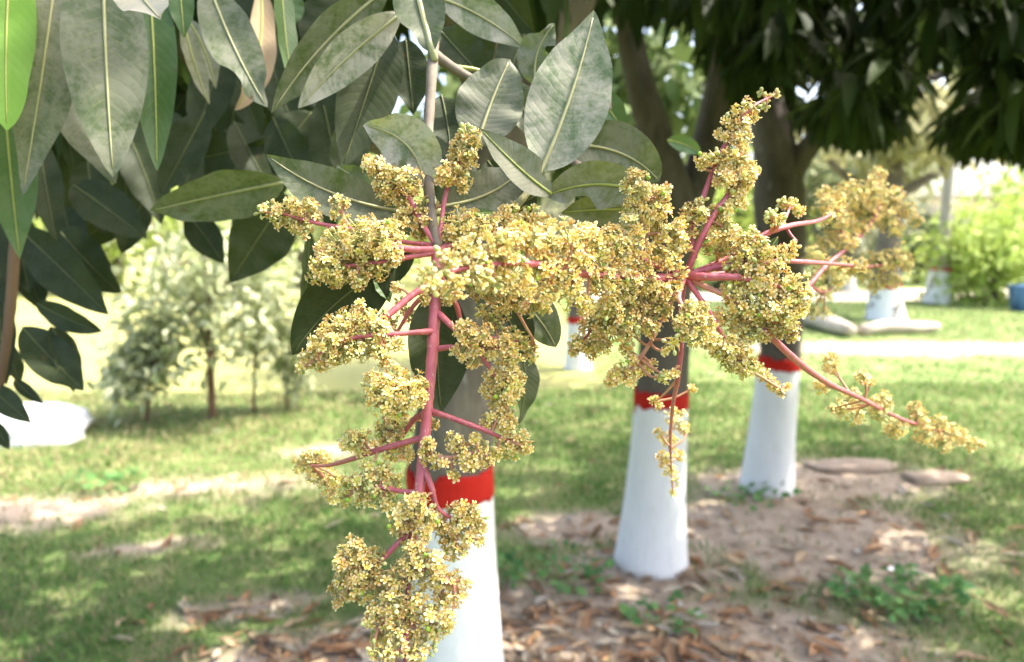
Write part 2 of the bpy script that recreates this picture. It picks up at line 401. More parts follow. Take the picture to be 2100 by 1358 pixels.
# ------------------------------------------------------------------ leaf builder
def leaf_geo(Bp, Mp, Tp, hw, roll=0., fold=.25, wave=.06, droop=0., tipk=1., chew=None, seed=0, ns=26, nc=4, nref=None):
    """blade along a quadratic curve Bp-Mp-Tp; hw metres half width. returns V,F,UV, spine"""
    rg = np.random.default_rng(seed)
    s = np.linspace(0, 1, ns)[:, None]
    c = (1 - s) ** 2 * Bp + 2 * s * (1 - s) * Mp + s ** 2 * Tp
    t = norm(np.gradient(c, axis=0))
    tocam = norm((CAM if nref is None else c + nref) - c)
    nrm = norm(tocam - t * np.sum(tocam * t, 1, keepdims=True))
    side = np.cross(t, nrm)
    cr, sr = math.cos(roll), math.sin(roll)
    side, nrm = side * cr + nrm * sr, nrm * cr - side * sr
    q = s[:, 0]
    prof = np.sin(np.pi * np.clip(q, 0, 1) ** .85) ** .75
    prof = prof * (1 - .35 * np.clip((q - .72) / .28, 0, 1) ** 1.2 * tipk)
    prof[0] = .03; prof[-1] = .02
    us = np.linspace(-1, 1, 2 * nc + 1)
    ph = rg.uniform(0, 6.28, 4); L = np.linalg.norm(np.diff(c, axis=0), axis=1).sum()
    V = []; U = []
    for i in range(ns):
        for u in us:
            w = prof[i] * hw
            if chew is not None:
                for (sd, s0, wd, dp) in chew:
                    if u * sd > 0: w *= 1 - dp * math.exp(-((q[i] - s0) / wd) ** 4)
            wv = wave * hw * (math.sin(q[i] * 13 + ph[0] + (u > 0) * 1.7) + .6 * math.sin(q[i] * 27 + ph[1] + (u > 0))) * abs(u) ** 1.5
            rib = .007 * hw * math.cos(2 * math.pi * (q[i] * 17 - 2.1 * abs(u) ** 1.4)) * (0 < abs(u) < 1)
            p = c[i] + side[i] * (u * w * math.cos(fold * abs(u))) + nrm[i] * (abs(u) * w * math.sin(fold) + wv + rib)
            V.append(p); U.append(((u + 1) / 2, q[i]))
    m = 2 * nc + 1
    F = [[i * m + j, i * m + j + 1, (i + 1) * m + j + 1, (i + 1) * m + j] for i in range(ns - 1) for j in range(2 * nc)]
    return np.array(V), np.array(F), np.array(U), c, nrm
LEAFN = [0]
def px_leaf(parent, b, t, hw, d0, d1, kind='dusty', bow=(0, 0), roll=0., fold=.25, wave=.07, tipk=1., chew=None, pet=None, dm=0., label=None):
    LEAFN[0] += 1
    dmid = (d0 + d1) / 2 + dm
    Bp = P(*b, d0); Tp = P(*t, d1); Mp = P((b[0] + t[0]) / 2 + bow[0], (b[1] + t[1]) / 2 + bow[1], dmid)
    w = hw * dmid / FPX
    V, F, U, c, nrm = leaf_geo(Bp, Mp, Tp, w, roll, fold, wave, tipk=tipk, chew=chew, seed=LEAFN[0])
    o = link('leaf', mesh_np('leaf', V, F, True, None, U, M[kind]), parent)
    # midrib on the face seen, running into the petiole
    sp = c + nrm * .0006
    pts = [sp[i] for i in range(0, len(sp), 3)]
    rad = list(np.linspace(.0014, .0004, len(pts)) * (w / .022) ** .5 * (.6 if kind == 'dark' else 1))
    if pet is not None:
        e = P(*pet[:2], pet[2] if len(pet) > 2 else d0); pts = [e, (e + pts[0]) / 2 + np.array([0, 0, -.002])] + pts; rad = [.0026, .0020] + rad
    Vt, Ft = tube(pts, rad, len(pts) * 2, 6)
    link('midrib', mesh_np('midrib', Vt, Ft, True, None, None, M['midrib_dust'] if kind in ('dusty', 'pale') else M['midrib_dark'] if kind == 'dark' else M['midrib']), o)
    if label: o['label'] = label
    return o

# ------------------------------------------------------------------ trees
def leaf_strip_template():
    """simple drooping mango leaf of unit length along +x, 5 cross rows, V-folded"""
    s = np.array([0, .22, .5, .78, 1.0]); hwid = np.array([.015, .10, .125, .085, .008])
    z = -.42 * s ** 2
    V = []
    for i in range(5):
        V += [(s[i], hwid[i], z[i] + hwid[i] * .25), (s[i], 0, z[i]), (s[i], -hwid[i], z[i] + hwid[i] * .25)]
    F = []
    for i in range(4):
        for j in range(2): F.append([i * 3 + j, i * 3 + j + 1, i * 3 + 4 + j, i * 3 + 3 + j])
    return np.array(V), np.array(F)
LT_V, LT_F = leaf_strip_template()
def instance(TV, TF, pos, R, sc, col):
    """pos (n,3), R (n,3,3), sc (n,), col (n,3) or (n,m,3)"""
    n = len(pos); m = len(TV)
    V = np.einsum('nij,mj->nmi', R, TV) * sc[:, None, None] + pos[:, None, :]
    F = (TF[None] + (np.arange(n) * m)[:, None, None]).reshape(-1, TF.shape[1])
    C = col if col.ndim == 3 else np.repeat(col[:, None, :], m, 1)
    return V.reshape(-1, 3), F, C.reshape(-1, 3)
def frames_from_dir(d, roll):
    """rotation matrices whose x axis = d, rolled"""
    d = norm(d); up = np.tile([0, 0, 1.0], (len(d), 1)); up[np.abs(d[:, 2]) > .95] = [0, 1, 0]
    y = norm(np.cross(up, d)); z = np.cross(d, y)
    c, s = np.cos(roll)[:, None], np.sin(roll)[:, None]
    y2 = y * c + z * s; z2 = z * c - y * s
    return np.stack([d, y2, z2], -1)
def rosettes(cent, per, length, pitch=(-1.1, .1), cols=((.018, .032, .008), (.050, .078, .018)), rg=RNG):
    n = len(cent) * per
    c = np.repeat(cent, per, 0) + rg.normal(0, .02, (n, 3))
    az = np.tile(np.arange(per) * 2.4, len(cent)) + np.repeat(rg.uniform(0, 6.28, len(cent)), per)
    el = rg.uniform(pitch[0], pitch[1], n)
    d = np.stack([np.cos(az) * np.cos(el), np.sin(az) * np.cos(el), np.sin(el)], -1)
    R = frames_from_dir(d, rg.normal(0, .35, n))
    sc = rg.uniform(.7, 1.15, n) * length
    k = rg.random((n, 1)); col = np.array(cols[0]) * (1 - k) + np.array(cols[1]) * k
    return instance(LT_V, LT_F, c, R, sc, col)

def trunk_mesh(pts, rad, n, seg, rough, mat, seed):
    V, F = tube(pts, rad, n, seg, rough, True, seed); return mesh_np('trunk', V, F, True, None, None, mat)
def white_tree(name, label, base, bandtop, upper, r_base, r_band, limbs, group, bark='bark', band_h=.06, seed=0, H=.82, extra_r=None):
    """base, bandtop: world points on the axis at ground and at the band's top; upper: list of (pt, radius) above it"""
    base = np.array(base); bandtop = np.array(bandtop)
    root = empty(name, (base[0], base[1], 0))
    tag(root, label, 'tree', group)
    ax = lambda z: base + (bandtop - base) * (z / H)
    def rr(z): return r_band + (r_base - r_band) * max(0, 1 - z / H) ** 2.2
    # bark trunk runs right through, coats sit on it
    zs = [-.05, .05 * H, .25 * H, .55 * H, .85 * H, H]
    pts = [ax(z) for z in zs] + [np.array(p) for p, _ in upper]; rad = [rr(max(z, 0)) - .006 for z in zs] + [r for _, r in upper]
    t = link('trunk', trunk_mesh(pts, rad, 46, 24, .05, M[bark], seed), root)
    zs = np.linspace(.0, H - band_h, 9)
    V, F = tube([ax(z) for z in zs], [rr(z) + .002 for z in zs], 30, 40, .012, True, seed + 1)
    rg = np.random.default_rng(seed)
    # ragged lower hem of the limewash
    V[:40, 2] += rg.uniform(-.03, .012, 40)
    link('whitewash_coat', mesh_np('whitewash_coat', V, F, True, None, None, M['white']), t)
    zs = np.linspace(H - band_h - .004, H, 4)
    V, F = tube([ax(z) for z in zs], [rr(z) + .005 for z in zs], 8, 44, .014, True, seed + 2)
    # uneven brushed edges and drips
    drip = np.maximum(0, rg.normal(0, .010, 44)) * 1.5; drip[rg.integers(0, 44, 3)] += rg.uniform(.03, .07, 3)
    V[:44, 2] -= drip; V[7 * 44:8 * 44, 2] += rg.normal(0, .007, 44)
    link('red_band', mesh_np('red_band', V, F, True, None, None, M['red']), t)
    for lp in limbs:
        V, F = tube([np.array(p) for p, _ in lp], [r for _, r in lp], 22, 14, .06, True, seed + 5)
        link('limb', mesh_np('limb', V, F, True, None, None, M[bark]), root)
    return root

NEAR_GROUP = 'whitewashed mango trees in the row'
# --- front tree
YB = G(930, 1503)[1]
def yp(x, y, Y): return PY(x, y, Y)
fb = G(940, 1503); ft = yp(922, 958, YB)
front = white_tree('mango_tree', 'flowering mango tree with a low leafy branch and hanging flower panicles', fb, ft,
    [(yp(936, 850, YB), .118), (yp(952, 740, YB), .113), (yp(965, 600, YB), .11), (yp(985, 420, YB), .105), (yp(1030, 250, YB), .105), (yp(1090, 120, YB + .05), .10), (yp(1170, -40, YB + .1), .09), (yp(1200, -200, YB + .3), .06)],
    .165, .125, [
        [(yp(985, 430, YB), .07), (yp(880, 330, YB - .2), .055), (yp(700, 250, YB - .45), .04), (yp(480, 180, YB - .7), .028), (yp(300, 20, YB - .9), .015)],
        [(yp(1030, 250, YB), .07), (yp(960, 60, YB - .2), .06), (yp(900, -150, YB - .7), .045), (P(870, -330, .95), .025), (P(880, -150, .62), .010)],
    ], NEAR_GROUP, 'bark_grey', band_h=.075, seed=3)
# --- middle tree
mb = G(1335, 1155); Ym = mb[1]; mt = yp(1357, 800, Ym)
middle = white_tree('mango_tree', 'mango tree with slim red banded white trunk between the flowering tree and the wide trunk', mb, mt,
    [(yp(1362, 700, Ym), .118), (yp(1366, 560, Ym), .115), (yp(1385, 440, Ym), .10), (yp(1345, 280, Ym), .075), (yp(1308, 150, Ym), .06), (yp(1270, -60, Ym), .05), (yp(1240, -250, Ym), .03)],
    .175, .122, [
        [(yp(1372, 520, Ym), .09), (yp(1425, 400, Ym + .05), .085), (yp(1470, 250, Ym + .1), .09), (yp(1505, 100, Ym + .1), .10), (yp(1530, -80, Ym + .1), .08), (yp(1560, -260, Ym), .05)],
        [(yp(1495, 150, Ym + .1), .055), (yp(1600, 20, Ym), .045), (yp(1760, -120, Ym - .1), .03)],
    ], NEAR_GROUP, 'bark', seed=13)
# --- third tree
tb = G(1571, 1003); Yt = tb[1]; tt = yp(1599, 733, Yt)
third = white_tree('mango_tree', 'mango tree with red banded white trunk on bare soil, dark limbs forking over the lawn', tb, tt,
    [(yp(1600, 640, Yt), .128), (yp(1601, 520, Yt), .135), (yp(1596, 400, Yt), .15), (yp(1585, 290, Yt), .12), (yp(1560, 150, Yt), .10), (yp(1530, -50, Yt), .08), (yp(1510, -200, Yt), .05)],
    .165, .125, [
        [(yp(1610, 380, Yt), .08), (yp(1660, 300, Yt - .1), .06), (yp(1725, 225, Yt - .2), .05), (yp(1820, 120, Yt - .3), .035), (yp(1950, -20, Yt - .4), .02)],
        [(yp(1590, 430, Yt), .06), (yp(1540, 520, Yt - .05), .045), (yp(1480, 560, Yt - .15), .02)],
        [(yp(1640, 320, Yt - .1), .045), (yp(1780, 200, Yt + .2), .035), (yp(1950, 150, Yt + .5), .02)],
    ], NEAR_GROUP, 'bark', seed=23)

# --- crowns of the three near trees (rosettes of hanging leaves)
def underside(px):   # lowest photo row to which each stretch of the canopy hangs down
    return np.interp(px, [-900, 0, 250, 450, 620, 700, 1200, 1240, 1290, 1480, 1600, 1700, 1850, 2000, 2100, 3000],
                         [420, 420, 300, 360, 300, 80, 80, 60, 190, 210, 250, 300, 315, 325, 335, 335])
GAPS = [(1255, 100, 60, 75), (1340, 110, 55, 65), (1420, 120, 45, 55), (1950, 185, 60, 50), (1890, 260, 45, 40), (1300, 230, 60, 80), (1430, 260, 40, 70), (1660, 180, 30, 25)]
def crown(root, cx, cy, cz, R, hz, n, seed, ymin=.9, fringe=None):
    rg = np.random.default_rng(seed)
    a = rg.uniform(0, 6.28, n); rad = rg.random(n) ** .5
    zb, zt = cz - hz, cz + hz * (1 - .75 * rad ** 2)
    c = np.stack([cx + R * rad * np.cos(a), cy + R * rad * np.sin(a), zb + (zt - zb) * rg.random(n) ** 1.5], -1)
    if fringe is not None:      # twigs hanging lowest round the rim
        x0, x1, d0, d1, m = fringe
        fx = rg.uniform(x0, x1, m); fdp = rg.uniform(d0, d1, m); fy = underside(fx) - .17 * FPX / fdp - np.abs(rg.normal(0, 45, m)) - 4
        c = np.vstack([c, np.array([P(q, e, g_) for q, e, g_ in zip(fx, fy, fdp)])]); n = len(c)
    px, py, dep = proj(c)
    keep = np.ones(n, bool)
    lenpx = .17 * FPX / np.maximum(dep, .2)
    infront = dep > .15
    keep &= ~(infront & (py + lenpx > underside(px)) & (px > -900) & (px < 3000))
    keep &= (c[:, 1] > ymin) | (c[:, 2] > 2.5)
    keep &= np.linalg.norm(c - CAM, axis=1) > 1.0
    keep &= ~((px > 1150) & (px < 2400) & (dep > .1) & (dep < 2.3) & (py > -300))
    for (gx, gy, rx, ry) in GAPS:
        keep &= ~(infront & (((px - gx) / (rx + .05 * FPX / np.maximum(dep, .5))) ** 2 + ((py + lenpx * .4 - gy) / (ry + .08 * FPX / np.maximum(dep, .5))) ** 2 < 1))
    c = c[keep]
    V, F, C = rosettes(c, 11, .19, (-1.25, -.05), rg=rg)
    o = link('crown', mesh_np('crown', V, F, True, C, None, M['foliage']), root)
    o['kind'] = 'stuff'
crown(front, fb[0] - .4, fb[1] + .2, 2.6, 2.2, .8, 1600, 1)
crown(middle, mb[0] + .3, mb[1] + .3, 2.6, 2.1, .7, 1200, 2)
crown(third, tb[0] + .9, tb[1] + .3, 2.65, 2.6, .75, 1800, 3, fringe=(1640, 2300, 3.0, 5.5, 460))

# --- farther whitewashed trees
def clump_crown(root, center, R, hz, n, size, cols, seed, name='crown', flat=.4, hole=.25):
    rg = np.random.default_rng(seed)
    k = max(8, n // 60)
    cc = norm(rg.normal(0, 1, (k, 3))) * (rg.random((k, 1)) ** .45) * np.array([R, R, hz]) + np.array(center)
    own = rg.integers(0, k, n)
    p = cc[own] + rg.normal(0, 1, (n, 3)) * np.array([R, R, hz]) * hole
    d = rg.normal(0, 1, (n, 3)); d[:, 2] = d[:, 2] * .6 - flat
    Rm = frames_from_dir(d, rg.uniform(-1, 1, n))
    sc = rg.uniform(.6, 1.3, n) * size
    kk = rg.random((n, 1)); col = np.array(cols[0]) * (1 - kk) + np.array(cols[1]) * kk
    V, F, C = instance(LT_V * np.array([1, 2.0, 1]), LT_F, p, Rm, sc, col)
    o = link(name, mesh_np(name, V, F, True, C, None, M['foliage']), root); o['kind'] = 'stuff'; return o
def far_tree(px, py, topy, r, seed, label, crown_c, cR, ch, n=2500, cols=((.06, .10, .03), (.13, .17, .05)), lean=0, bark='bark_grey', hs=1.0, tp=1.0):
    b = G(px, py); Y = b[1]
    t = yp(px + lean, topy, Y); t[1] = Y
    H = t[2]
    up = [(t + np.array([.02, 0, .6 * hs]), r * .8 * tp), (t + np.array([.05, 0, 1.4 * hs]), r * .7 * tp), (t + np.array([.1, .1, 2.6 * hs]), r * .5 * tp)]
    K = lambda x, y, z: t + np.array([x, y, z * hs])
    lim = [[(K(-.0, 0, 1.6), r * .4 * tp), (K(-.7, .2, 2.1), r * .3 * tp), (K(-1.3, .2, 2.6), r * .2 * tp)],
           [(K(0, 0, 1.7), r * .4 * tp), (K(.6, -.2, 2.1), r * .3 * tp), (K(1.2, -.2, 2.5), r * .2 * tp)]]
    o = white_tree('whitewashed_tree', label, b, t, up, r * 1.35, r, lim, 'whitewashed trees beyond the lawn', bark, .06, seed, H)
    clump_crown(o, t + np.array([0, 0, crown_c]), cR, ch, n, .3, cols, seed + 100)
    return o
far_tree(1185, 757, 650, .13, 41, 'white trunk of a mango tree just behind the flower panicles', 2.6, 1.5, .8, 1500)
far_tree(1815, 655, 583, .30, 43, 'broad squat whitewashed tree base beside the pale lying log', 3.3, 1.9, .9, 1500, ((.26, .26, .12), (.46, .42, .22)))
far_tree(1922, 622, 550, .28, 47, 'tree with tall leaning pale trunk and whitewashed foot near the path', 5.6, 2.2, 1.0, 1300, ((.20, .24, .12), (.38, .40, .24)), 8, 'bark_pale', 2.0, .62)
far_tree(1742, 597, 553, .17, 53, 'thin red banded white trunk far behind the squat tree base', 3.4, 2.0, 1.0, 1300, ((.18, .22, .10), (.34, .36, .2)))

# --- saplings on the left, pale leaves
def sapling(px, py, top, crownpx, n, r, seed, label, bend=(0, 0)):
    b = G(px, py); Y = b[1]
    root = empty('sapling', (b[0], b[1], 0)); tag(root, label, 'sapling', 'young saplings at the edge of the pale field')
    t = yp(px + bend[0], top, Y); m = (b + t) / 2 + np.array([bend[1] * .01, 0, 0])
    V, F = tube([b - np.array([0, 0, .04]), b + (m - b) * .5, m, t], [r * 1.2, r, r * .8, r * .35], 20, 10, .05, True, seed)
    link('trunk', mesh_np('trunk', V, F, True, None, None, M['bark_warm']), root)
    rg = np.random.default_rng(seed)
    x0, x1, y0, y1 = crownpx
    c0 = yp((x0 + x1) / 2, (y0 + y1) / 2, Y); R = (x1 - x0) / 2 * Y / FPX; hz = (y1 - y0) / 2 * Y / FPX
    for i in range(6):
        q = b + (t - b) * (.3 + .1 * i); a = rg.uniform(0, 6.28)
        e = c0 + np.array([math.cos(a) * R * .8, math.sin(a) * R * .5, rg.uniform(-.3, .8) * hz])
        V, F = tube([q, (q + e) / 2 + np.array([0, 0, -.05]), e], [r * .5, r * .35, r * .15], 8, 6)
        link('limb', mesh_np('limb', V, F, True, None, None, M['bark_warm']), root)
    clump_crown(root, c0, R * .72, hz * .72, n, .095, ((.24, .29, .12), (.52, .54, .36)), seed, flat=.2, hole=.30)
sapling(436, 862, 440, (235, 640, 395, 810), 2000, .030, 61, 'largest pale leafed sapling with a single thin dark trunk', (-18, 0))
sapling(300, 868, 600, (210, 390, 600, 872), 900, .016, 62, 'low bushy sapling leaning beside the largest one', (20, 0))
sapling(520, 846, 560, (460, 600, 540, 820), 520, .013, 63, 'small sapling with twin thin stems close to the hanging leaves', (6, 0))
sapling(590, 842, 570, (560, 670, 560, 810), 420, .012, 64, 'small sapling with a slanting stem nearest the flower panicle', (-16, 0))

# --- far bushes and trees
def bush(px, py, d, R, hz, n, size, cols, seed, label, name='bush', group='bushes beyond the lawn'):
    c = PY(px, py, d); z0 = 0
    root = empty(name, (c[0], c[1], 0)); tag(root, label, 'bush' if name == 'bush' else 'tree', group)
    hh = max(c[2], hz * .9)
    V, F = tube([(c[0], c[1], -.05), (c[0] + .05, c[1], hh * .5), (c[0], c[1], hh)], [R * .09, R * .06, R * .03], 8, 8, .05)
    link('trunk', mesh_np('trunk', V, F, True, None, None, M['bark']), root)
    clump_crown(root, (c[0], c[1], hh), R, hz, n, size, cols, seed)
YG = ((.28, .38, .07), (.50, .58, .18)); PG = ((.13, .16, .07), (.50, .50, .36)); DG = ((.05, .08, .03), (.11, .14, .06)); GO = ((.20, .19, .05), (.36, .30, .09))
bush(2040, 520, 19, 1.5, 1.4, 2600, .22, YG, 71, 'bright yellow green bush beside the blue bin')
bush(2150, 470, 21, 2.0, 2.0, 2200, .24, YG, 72, 'tall yellow green bush at the end of the sandy path')
bush(1700, 420, 27, 2.6, 2.6, 2400, .32, PG, 73, 'pale grey green tree standing behind the path', 'tree', 'trees beyond the path')
bush(1740, 340, 34, 3.0, 2.8, 1600, .42, PG, 74, 'tall loose pale tree standing behind the squat white trunk', 'tree', 'trees beyond the path')
bush(1600, 430, 30, 3.2, 3.2, 2400, .36, DG, 75, 'dark rounded tree seen past the forked limbs', 'tree', 'trees beyond the path')
bush(1480, 440, 26, 2.6, 2.4, 2200, .32, YG, 76, 'yellow green tree between the dark limbs', 'tree', 'trees beyond the path')
bush(1330, 380, 32, 4.0, 3.6, 2400, .4, PG, 77, 'pale tree showing between the upright dark limbs', 'tree', 'trees beyond the path')
bush(1880, 520, 30, 2.2, 1.3, 1600, .3, DG, 78, 'dark green low bush across the path')
bush(1120, 400, 28, 3.6, 3.4, 2200, .38, PG, 79, 'pale tree directly behind the flowering twig', 'tree', 'trees beyond the path')
bush(2260, 290, 44, 4.2, 3.2, 2200, .5, PG, 80, 'tall faded tree over the cream house', 'tree', 'trees beyond the path')
for i, (px, py, d, R, hz, lab) in enumerate([
        (40, 420, 24, 3.0, 2.6, 'pale yellow green tree at the far side of the field behind dark leaves'),
        (230, 450, 26, 3.0, 2.2, 'round pale tree across the field behind the largest sapling'),
        (420, 430, 25, 3.2, 2.6, 'tall pale tree across the field behind the hanging grey leaf'),
        (610, 440, 27, 3.2, 2.4, 'pale tree across the field behind the long curved leaf'),
        (800, 430, 30, 3.4, 2.8, 'pale tree across the field behind the hanging panicle')]):
    bush(px, py, d, R, hz, 2200, .30, (((.30, .34, .14), (.48, .50, .28)) if i % 2 else YG), 90 + i, lab, 'tree', 'trees across the field')

# --- house far right
def box(mb_, x0, x1, y0, y1, z0, z1):
    V = [(x, y, z) for x in (x0, x1) for y in (y0, y1) for z in (z0, z1)]
    mb_.add(V, [[0, 1, 3, 2], [4, 6, 7, 5], [0, 4, 5, 1], [2, 3, 7, 6], [0, 2, 6, 4], [1, 5, 7, 3]])
def boxmesh(name, mat, parent, *b):
    m = MB(); box(m, *b); return link(name, m.mesh(name, mat, False), parent)
hx0 = PY(1870, 500, 48)[0]; hx1 = hx0 + 12
house = empty('house', (hx0 + 6, 48, 0)); tag(house, 'low cream walled house beyond the path and pale trunk', 'house')
boxmesh('wall', M['wall'], house, hx0, hx1, 48, 54, -.05, 4.5)
boxmesh('roof', M['wall'], house, hx0 - .4, hx1 + .4, 47.6, 54.4, 4.502, 4.75)
boxmesh('door', M['wall_dark'], house, hx0 + .3, hx0 + 1.9, 47.93, 47.99, 0, 3.6)
for k in range(2):
    wn = boxmesh('window', M['wall_dark'], house, hx0 + 5 + k * 3.2, hx0 + 6.4 + k * 3.2, 47.93, 47.99, 1.2, 2.6)
    boxmesh('sill', M['wall'], wn, hx0 + 4.9 + k * 3.2, hx0 + 6.5 + k * 3.2, 47.85, 47.98, 1.08, 1.19)

# --- white stone, logs, bin, flat stones
def rock(name, c, size, mat, label, cat, seed, group=None, rot=0):
    rg = np.random.default_rng(seed); nu, nv = 16, 9
    V = []
    for i in range(nv + 1):
        th = math.pi * i / nv
        for j in range(nu):
            a = 2 * math.pi * j / nu
            k = 1 + .12 * math.sin(3 * a + seed) * math.sin(th) + .1 * math.sin(2 * th * 2 + a * 2 + seed * 2) + rg.normal(0, .025)
            e = .65
            sx = math.copysign(abs(math.cos(a)) ** e, math.cos(a)) * math.sin(th) ** e; sy = math.copysign(abs(math.sin(a)) ** e, math.sin(a)) * math.sin(th) ** e
            x, y, z = sx * size[0] * k, sy * size[1] * k, math.cos(th) * size[2] * k
            V.append((c[0] + x * math.cos(rot) - y * math.sin(rot), c[1] + x * math.sin(rot) + y * math.cos(rot), c[2] + z))
    F = [[i * nu + j, (i + 1) * nu + j, (i + 1) * nu + (j + 1) % nu, i * nu + (j + 1) % nu] for i in range(nv) for j in range(nu)]
    o = link(name, mesh_np(name, V, F, True, None, None, mat)); tag(o, label, cat, group); return o
g = G(35, 915); rock('white_stone', (g[0] - .25, g[1] + .25, .06), (.62, .36, .17), M['stone_white'], 'bright white slab of stone at the lawn edge below dark leaves', 'stone', 4, None, .15)
for k, (a, b_, r, lab) in enumerate([((1652, 668), (1745, 693), .16, 'pale thick log lying slanted on brown litter'), ((1765, 689), (1922, 681), .12, 'long pale log lying level beyond the lawn')]):
    A = G(*a); B = G(*b_); A[2] = B[2] = r * .8
    V, F = tube([A, A + (B - A) * .35 + np.array([0, .05, .03]), A + (B - A) * .7, B], [r * .8, r, r * .95, r * .6], 22, 14, .10, True, k + 3)
    o = link('fallen_log', mesh_np('fallen_log', V, F, True, None, None, M['log'])); tag(o, lab, 'log', 'logs lying beyond the lawn')
for k, (x, y, sx, sy, lab) in enumerate([(1745, 960, .30, .12, 'flat brown stone slab beside the third white trunk'), (1915, 985, .20, .10, 'small flat brown stone at the edge of the bare soil')]):
    g = G(x, y); rock('flat_stone', (g[0], g[1], .012), (sx, sy, .035), M['stone'], lab, 'stone', 20 + k, 'flat stones on the soil', .1)
def bin_obj():
    g = G(2096, 640); x0, y0 = g[0] - .02, g[1]
    root = empty('blue_bin', (x0 + .3, y0 + .25, 0)); tag(root, 'blue plastic bin standing on the lawn before the path', 'bin')
    V = []; 
    for z, k in ((0, .86), (.55, 1.0)):
        V += [(x0 + .3 - .3 * k, y0 + .25 - .25 * k, z), (x0 + .3 + .3 * k, y0 + .25 - .25 * k, z), (x0 + .3 + .3 * k, y0 + .25 + .25 * k, z), (x0 + .3 - .3 * k, y0 + .25 + .25 * k, z)]
    link('body', mesh_np('body', V, [[0, 1, 5, 4], [1, 2, 6, 5], [2, 3, 7, 6], [3, 0, 4, 7], [3, 2, 1, 0]], False, None, None, M['blue']), root)
    boxmesh('lid', M['blue'], root, x0 - .02, x0 + .62, y0 - .02, y0 + .52, .552, .60)
bin_obj()

# ------------------------------------------------------------------ leaf litter
def litter_template(seed):
    rg = np.random.default_rng(seed)
    ns, us = 9, np.array([-1, -.5, 0, .5, 1.]); s = np.linspace(0, 1, ns)
    prof = np.sin(np.pi * s ** .9) ** .8 * rg.uniform(.12, .19); prof[0] = prof[-1] = .01
    cu = rg.uniform(.3, 1.5); bend = rg.uniform(-.25, .4); tw = rg.uniform(-.9, .9)
    V = []
    for i in range(ns):
        for u in us:
            ang = u * cu; w_ = prof[i]
            y = w_ * math.sin(ang) / max(cu, .3); z = w_ * (1 - math.cos(ang)) / max(cu, .3) * 1.3
            t = tw * (s[i] - .5); y, z = y * math.cos(t) - z * math.sin(t), y * math.sin(t) + z * math.cos(t)
            z += bend * (s[i] - .5) ** 2 + .02 * math.sin(s[i] * 11 + seed)
            V.append((s[i] - .5, y, z))
    V = np.array(V); V[:, 2] -= V[:, 2].min()
    F = [[i * 5 + j, i * 5 + j + 1, (i + 1) * 5 + j + 1, (i + 1) * 5 + j] for i in range(ns - 1) for j in range(4)]
    return V, np.array(F)
LIT = [litter_template(i) for i in range(10)]
LSHAPE = ['curled' if (V[:, 2].max() > .13) else 'flat' for V, F in LIT]
LCOL = [((.36, .20, .10), 'reddish brown'), ((.46, .33, .20), 'tan'), ((.26, .16, .09), 'dark brown'), ((.55, .46, .33), 'pale straw'), ((.42, .37, .31), 'grey brown')]
LMESH = {}
for i, (V, F) in enumerate(LIT):
    for j, (c, nm) in enumerate(LCOL):
        LMESH[i, j] = mesh_np('fallen_leaf', V, F, True, np.tile(c, (len(V), 1)), None, M['litter'])
rg = np.random.default_rng(5)
spots = []
tries = 0
while len(spots) < 1050 and tries < 60000:
    tries += 1
    px_, py_ = rg.uniform(0, 2100), rg.uniform(740, 1470)
    g = G(px_, py_); s_ = float(soil_at(np.array(g[0]), np.array(g[1])))
    wgt = s_ * (1.0 if py_ > 1000 else .45) * (1.25 if py_ > 1250 and px_ < 1500 else .6 if px_ < 1400 else .3) + .05
    if px_ < 650 and py_ < 1200: wgt *= .25
    if rg.random() < wgt: spots.append((g[0], g[1], px_, py_))
order = sorted(range(len(spots)), key=lambda i: -(spots[i][3] if spots[i][3] < 1365 else -1))
wherelab = lambda p, q: ('at the foot of the flowering tree' if q > 1230 and p < 1250 else 'between the flowering tree and middle tree' if p < 1330 and p > 900 else 'on bare soil beside the middle tree' if p >= 1330 and q > 1000 else 'on the lawn left of the flowering tree' if p <= 900 else 'on the soil near the wide forked tree')
# lower-left wording avoids the picture: the lawn towards the saplings
stuffV = MB()
for n_, i in enumerate(order):
    x, y, p, q = spots[i]; z = float(gz(x, y)) + .001
    L = rg.uniform(.06, .15); a = rg.uniform(0, 6.28); k = int(rg.integers(0, 10)); j = int(rg.choice(5, p=[.26, .3, .2, .14, .10]))
    tilt = Matrix.Rotation(rg.normal(0, .16), 4, 'X') @ Matrix.Rotation(rg.normal(0, .16), 4, 'Y')
    if n_ < 290:
        o = link('fallen_leaf', LMESH[k, j])
        o.matrix_world = Matrix.Translation((x, y, z + .004)) @ Matrix.Rotation(a, 4, 'Z') @ tilt @ Matrix.Scale(L, 4)
        lab = wherelab(p, q).replace('left of the flowering tree', 'towards the saplings')
        sz = 'small' if L < .09 else 'large' if L > .12 else 'medium sized'; shp = LSHAPE[k]
        tag(o, f'{sz} {LCOL[j][1]} {shp} dry leaf {lab}', 'dry leaf', f'{sz} {LCOL[j][1]} {shp} dry leaves {lab}')
    else:
        V, F = LIT[k]
        R = np.array((Matrix.Rotation(a, 3, 'Z') @ tilt.to_3x3()))
        stuffV.add((V @ R.T) * L + np.array([x, y, z + .004]), F, np.array(LCOL[j][0]) * rg.uniform(.75, 1.2))
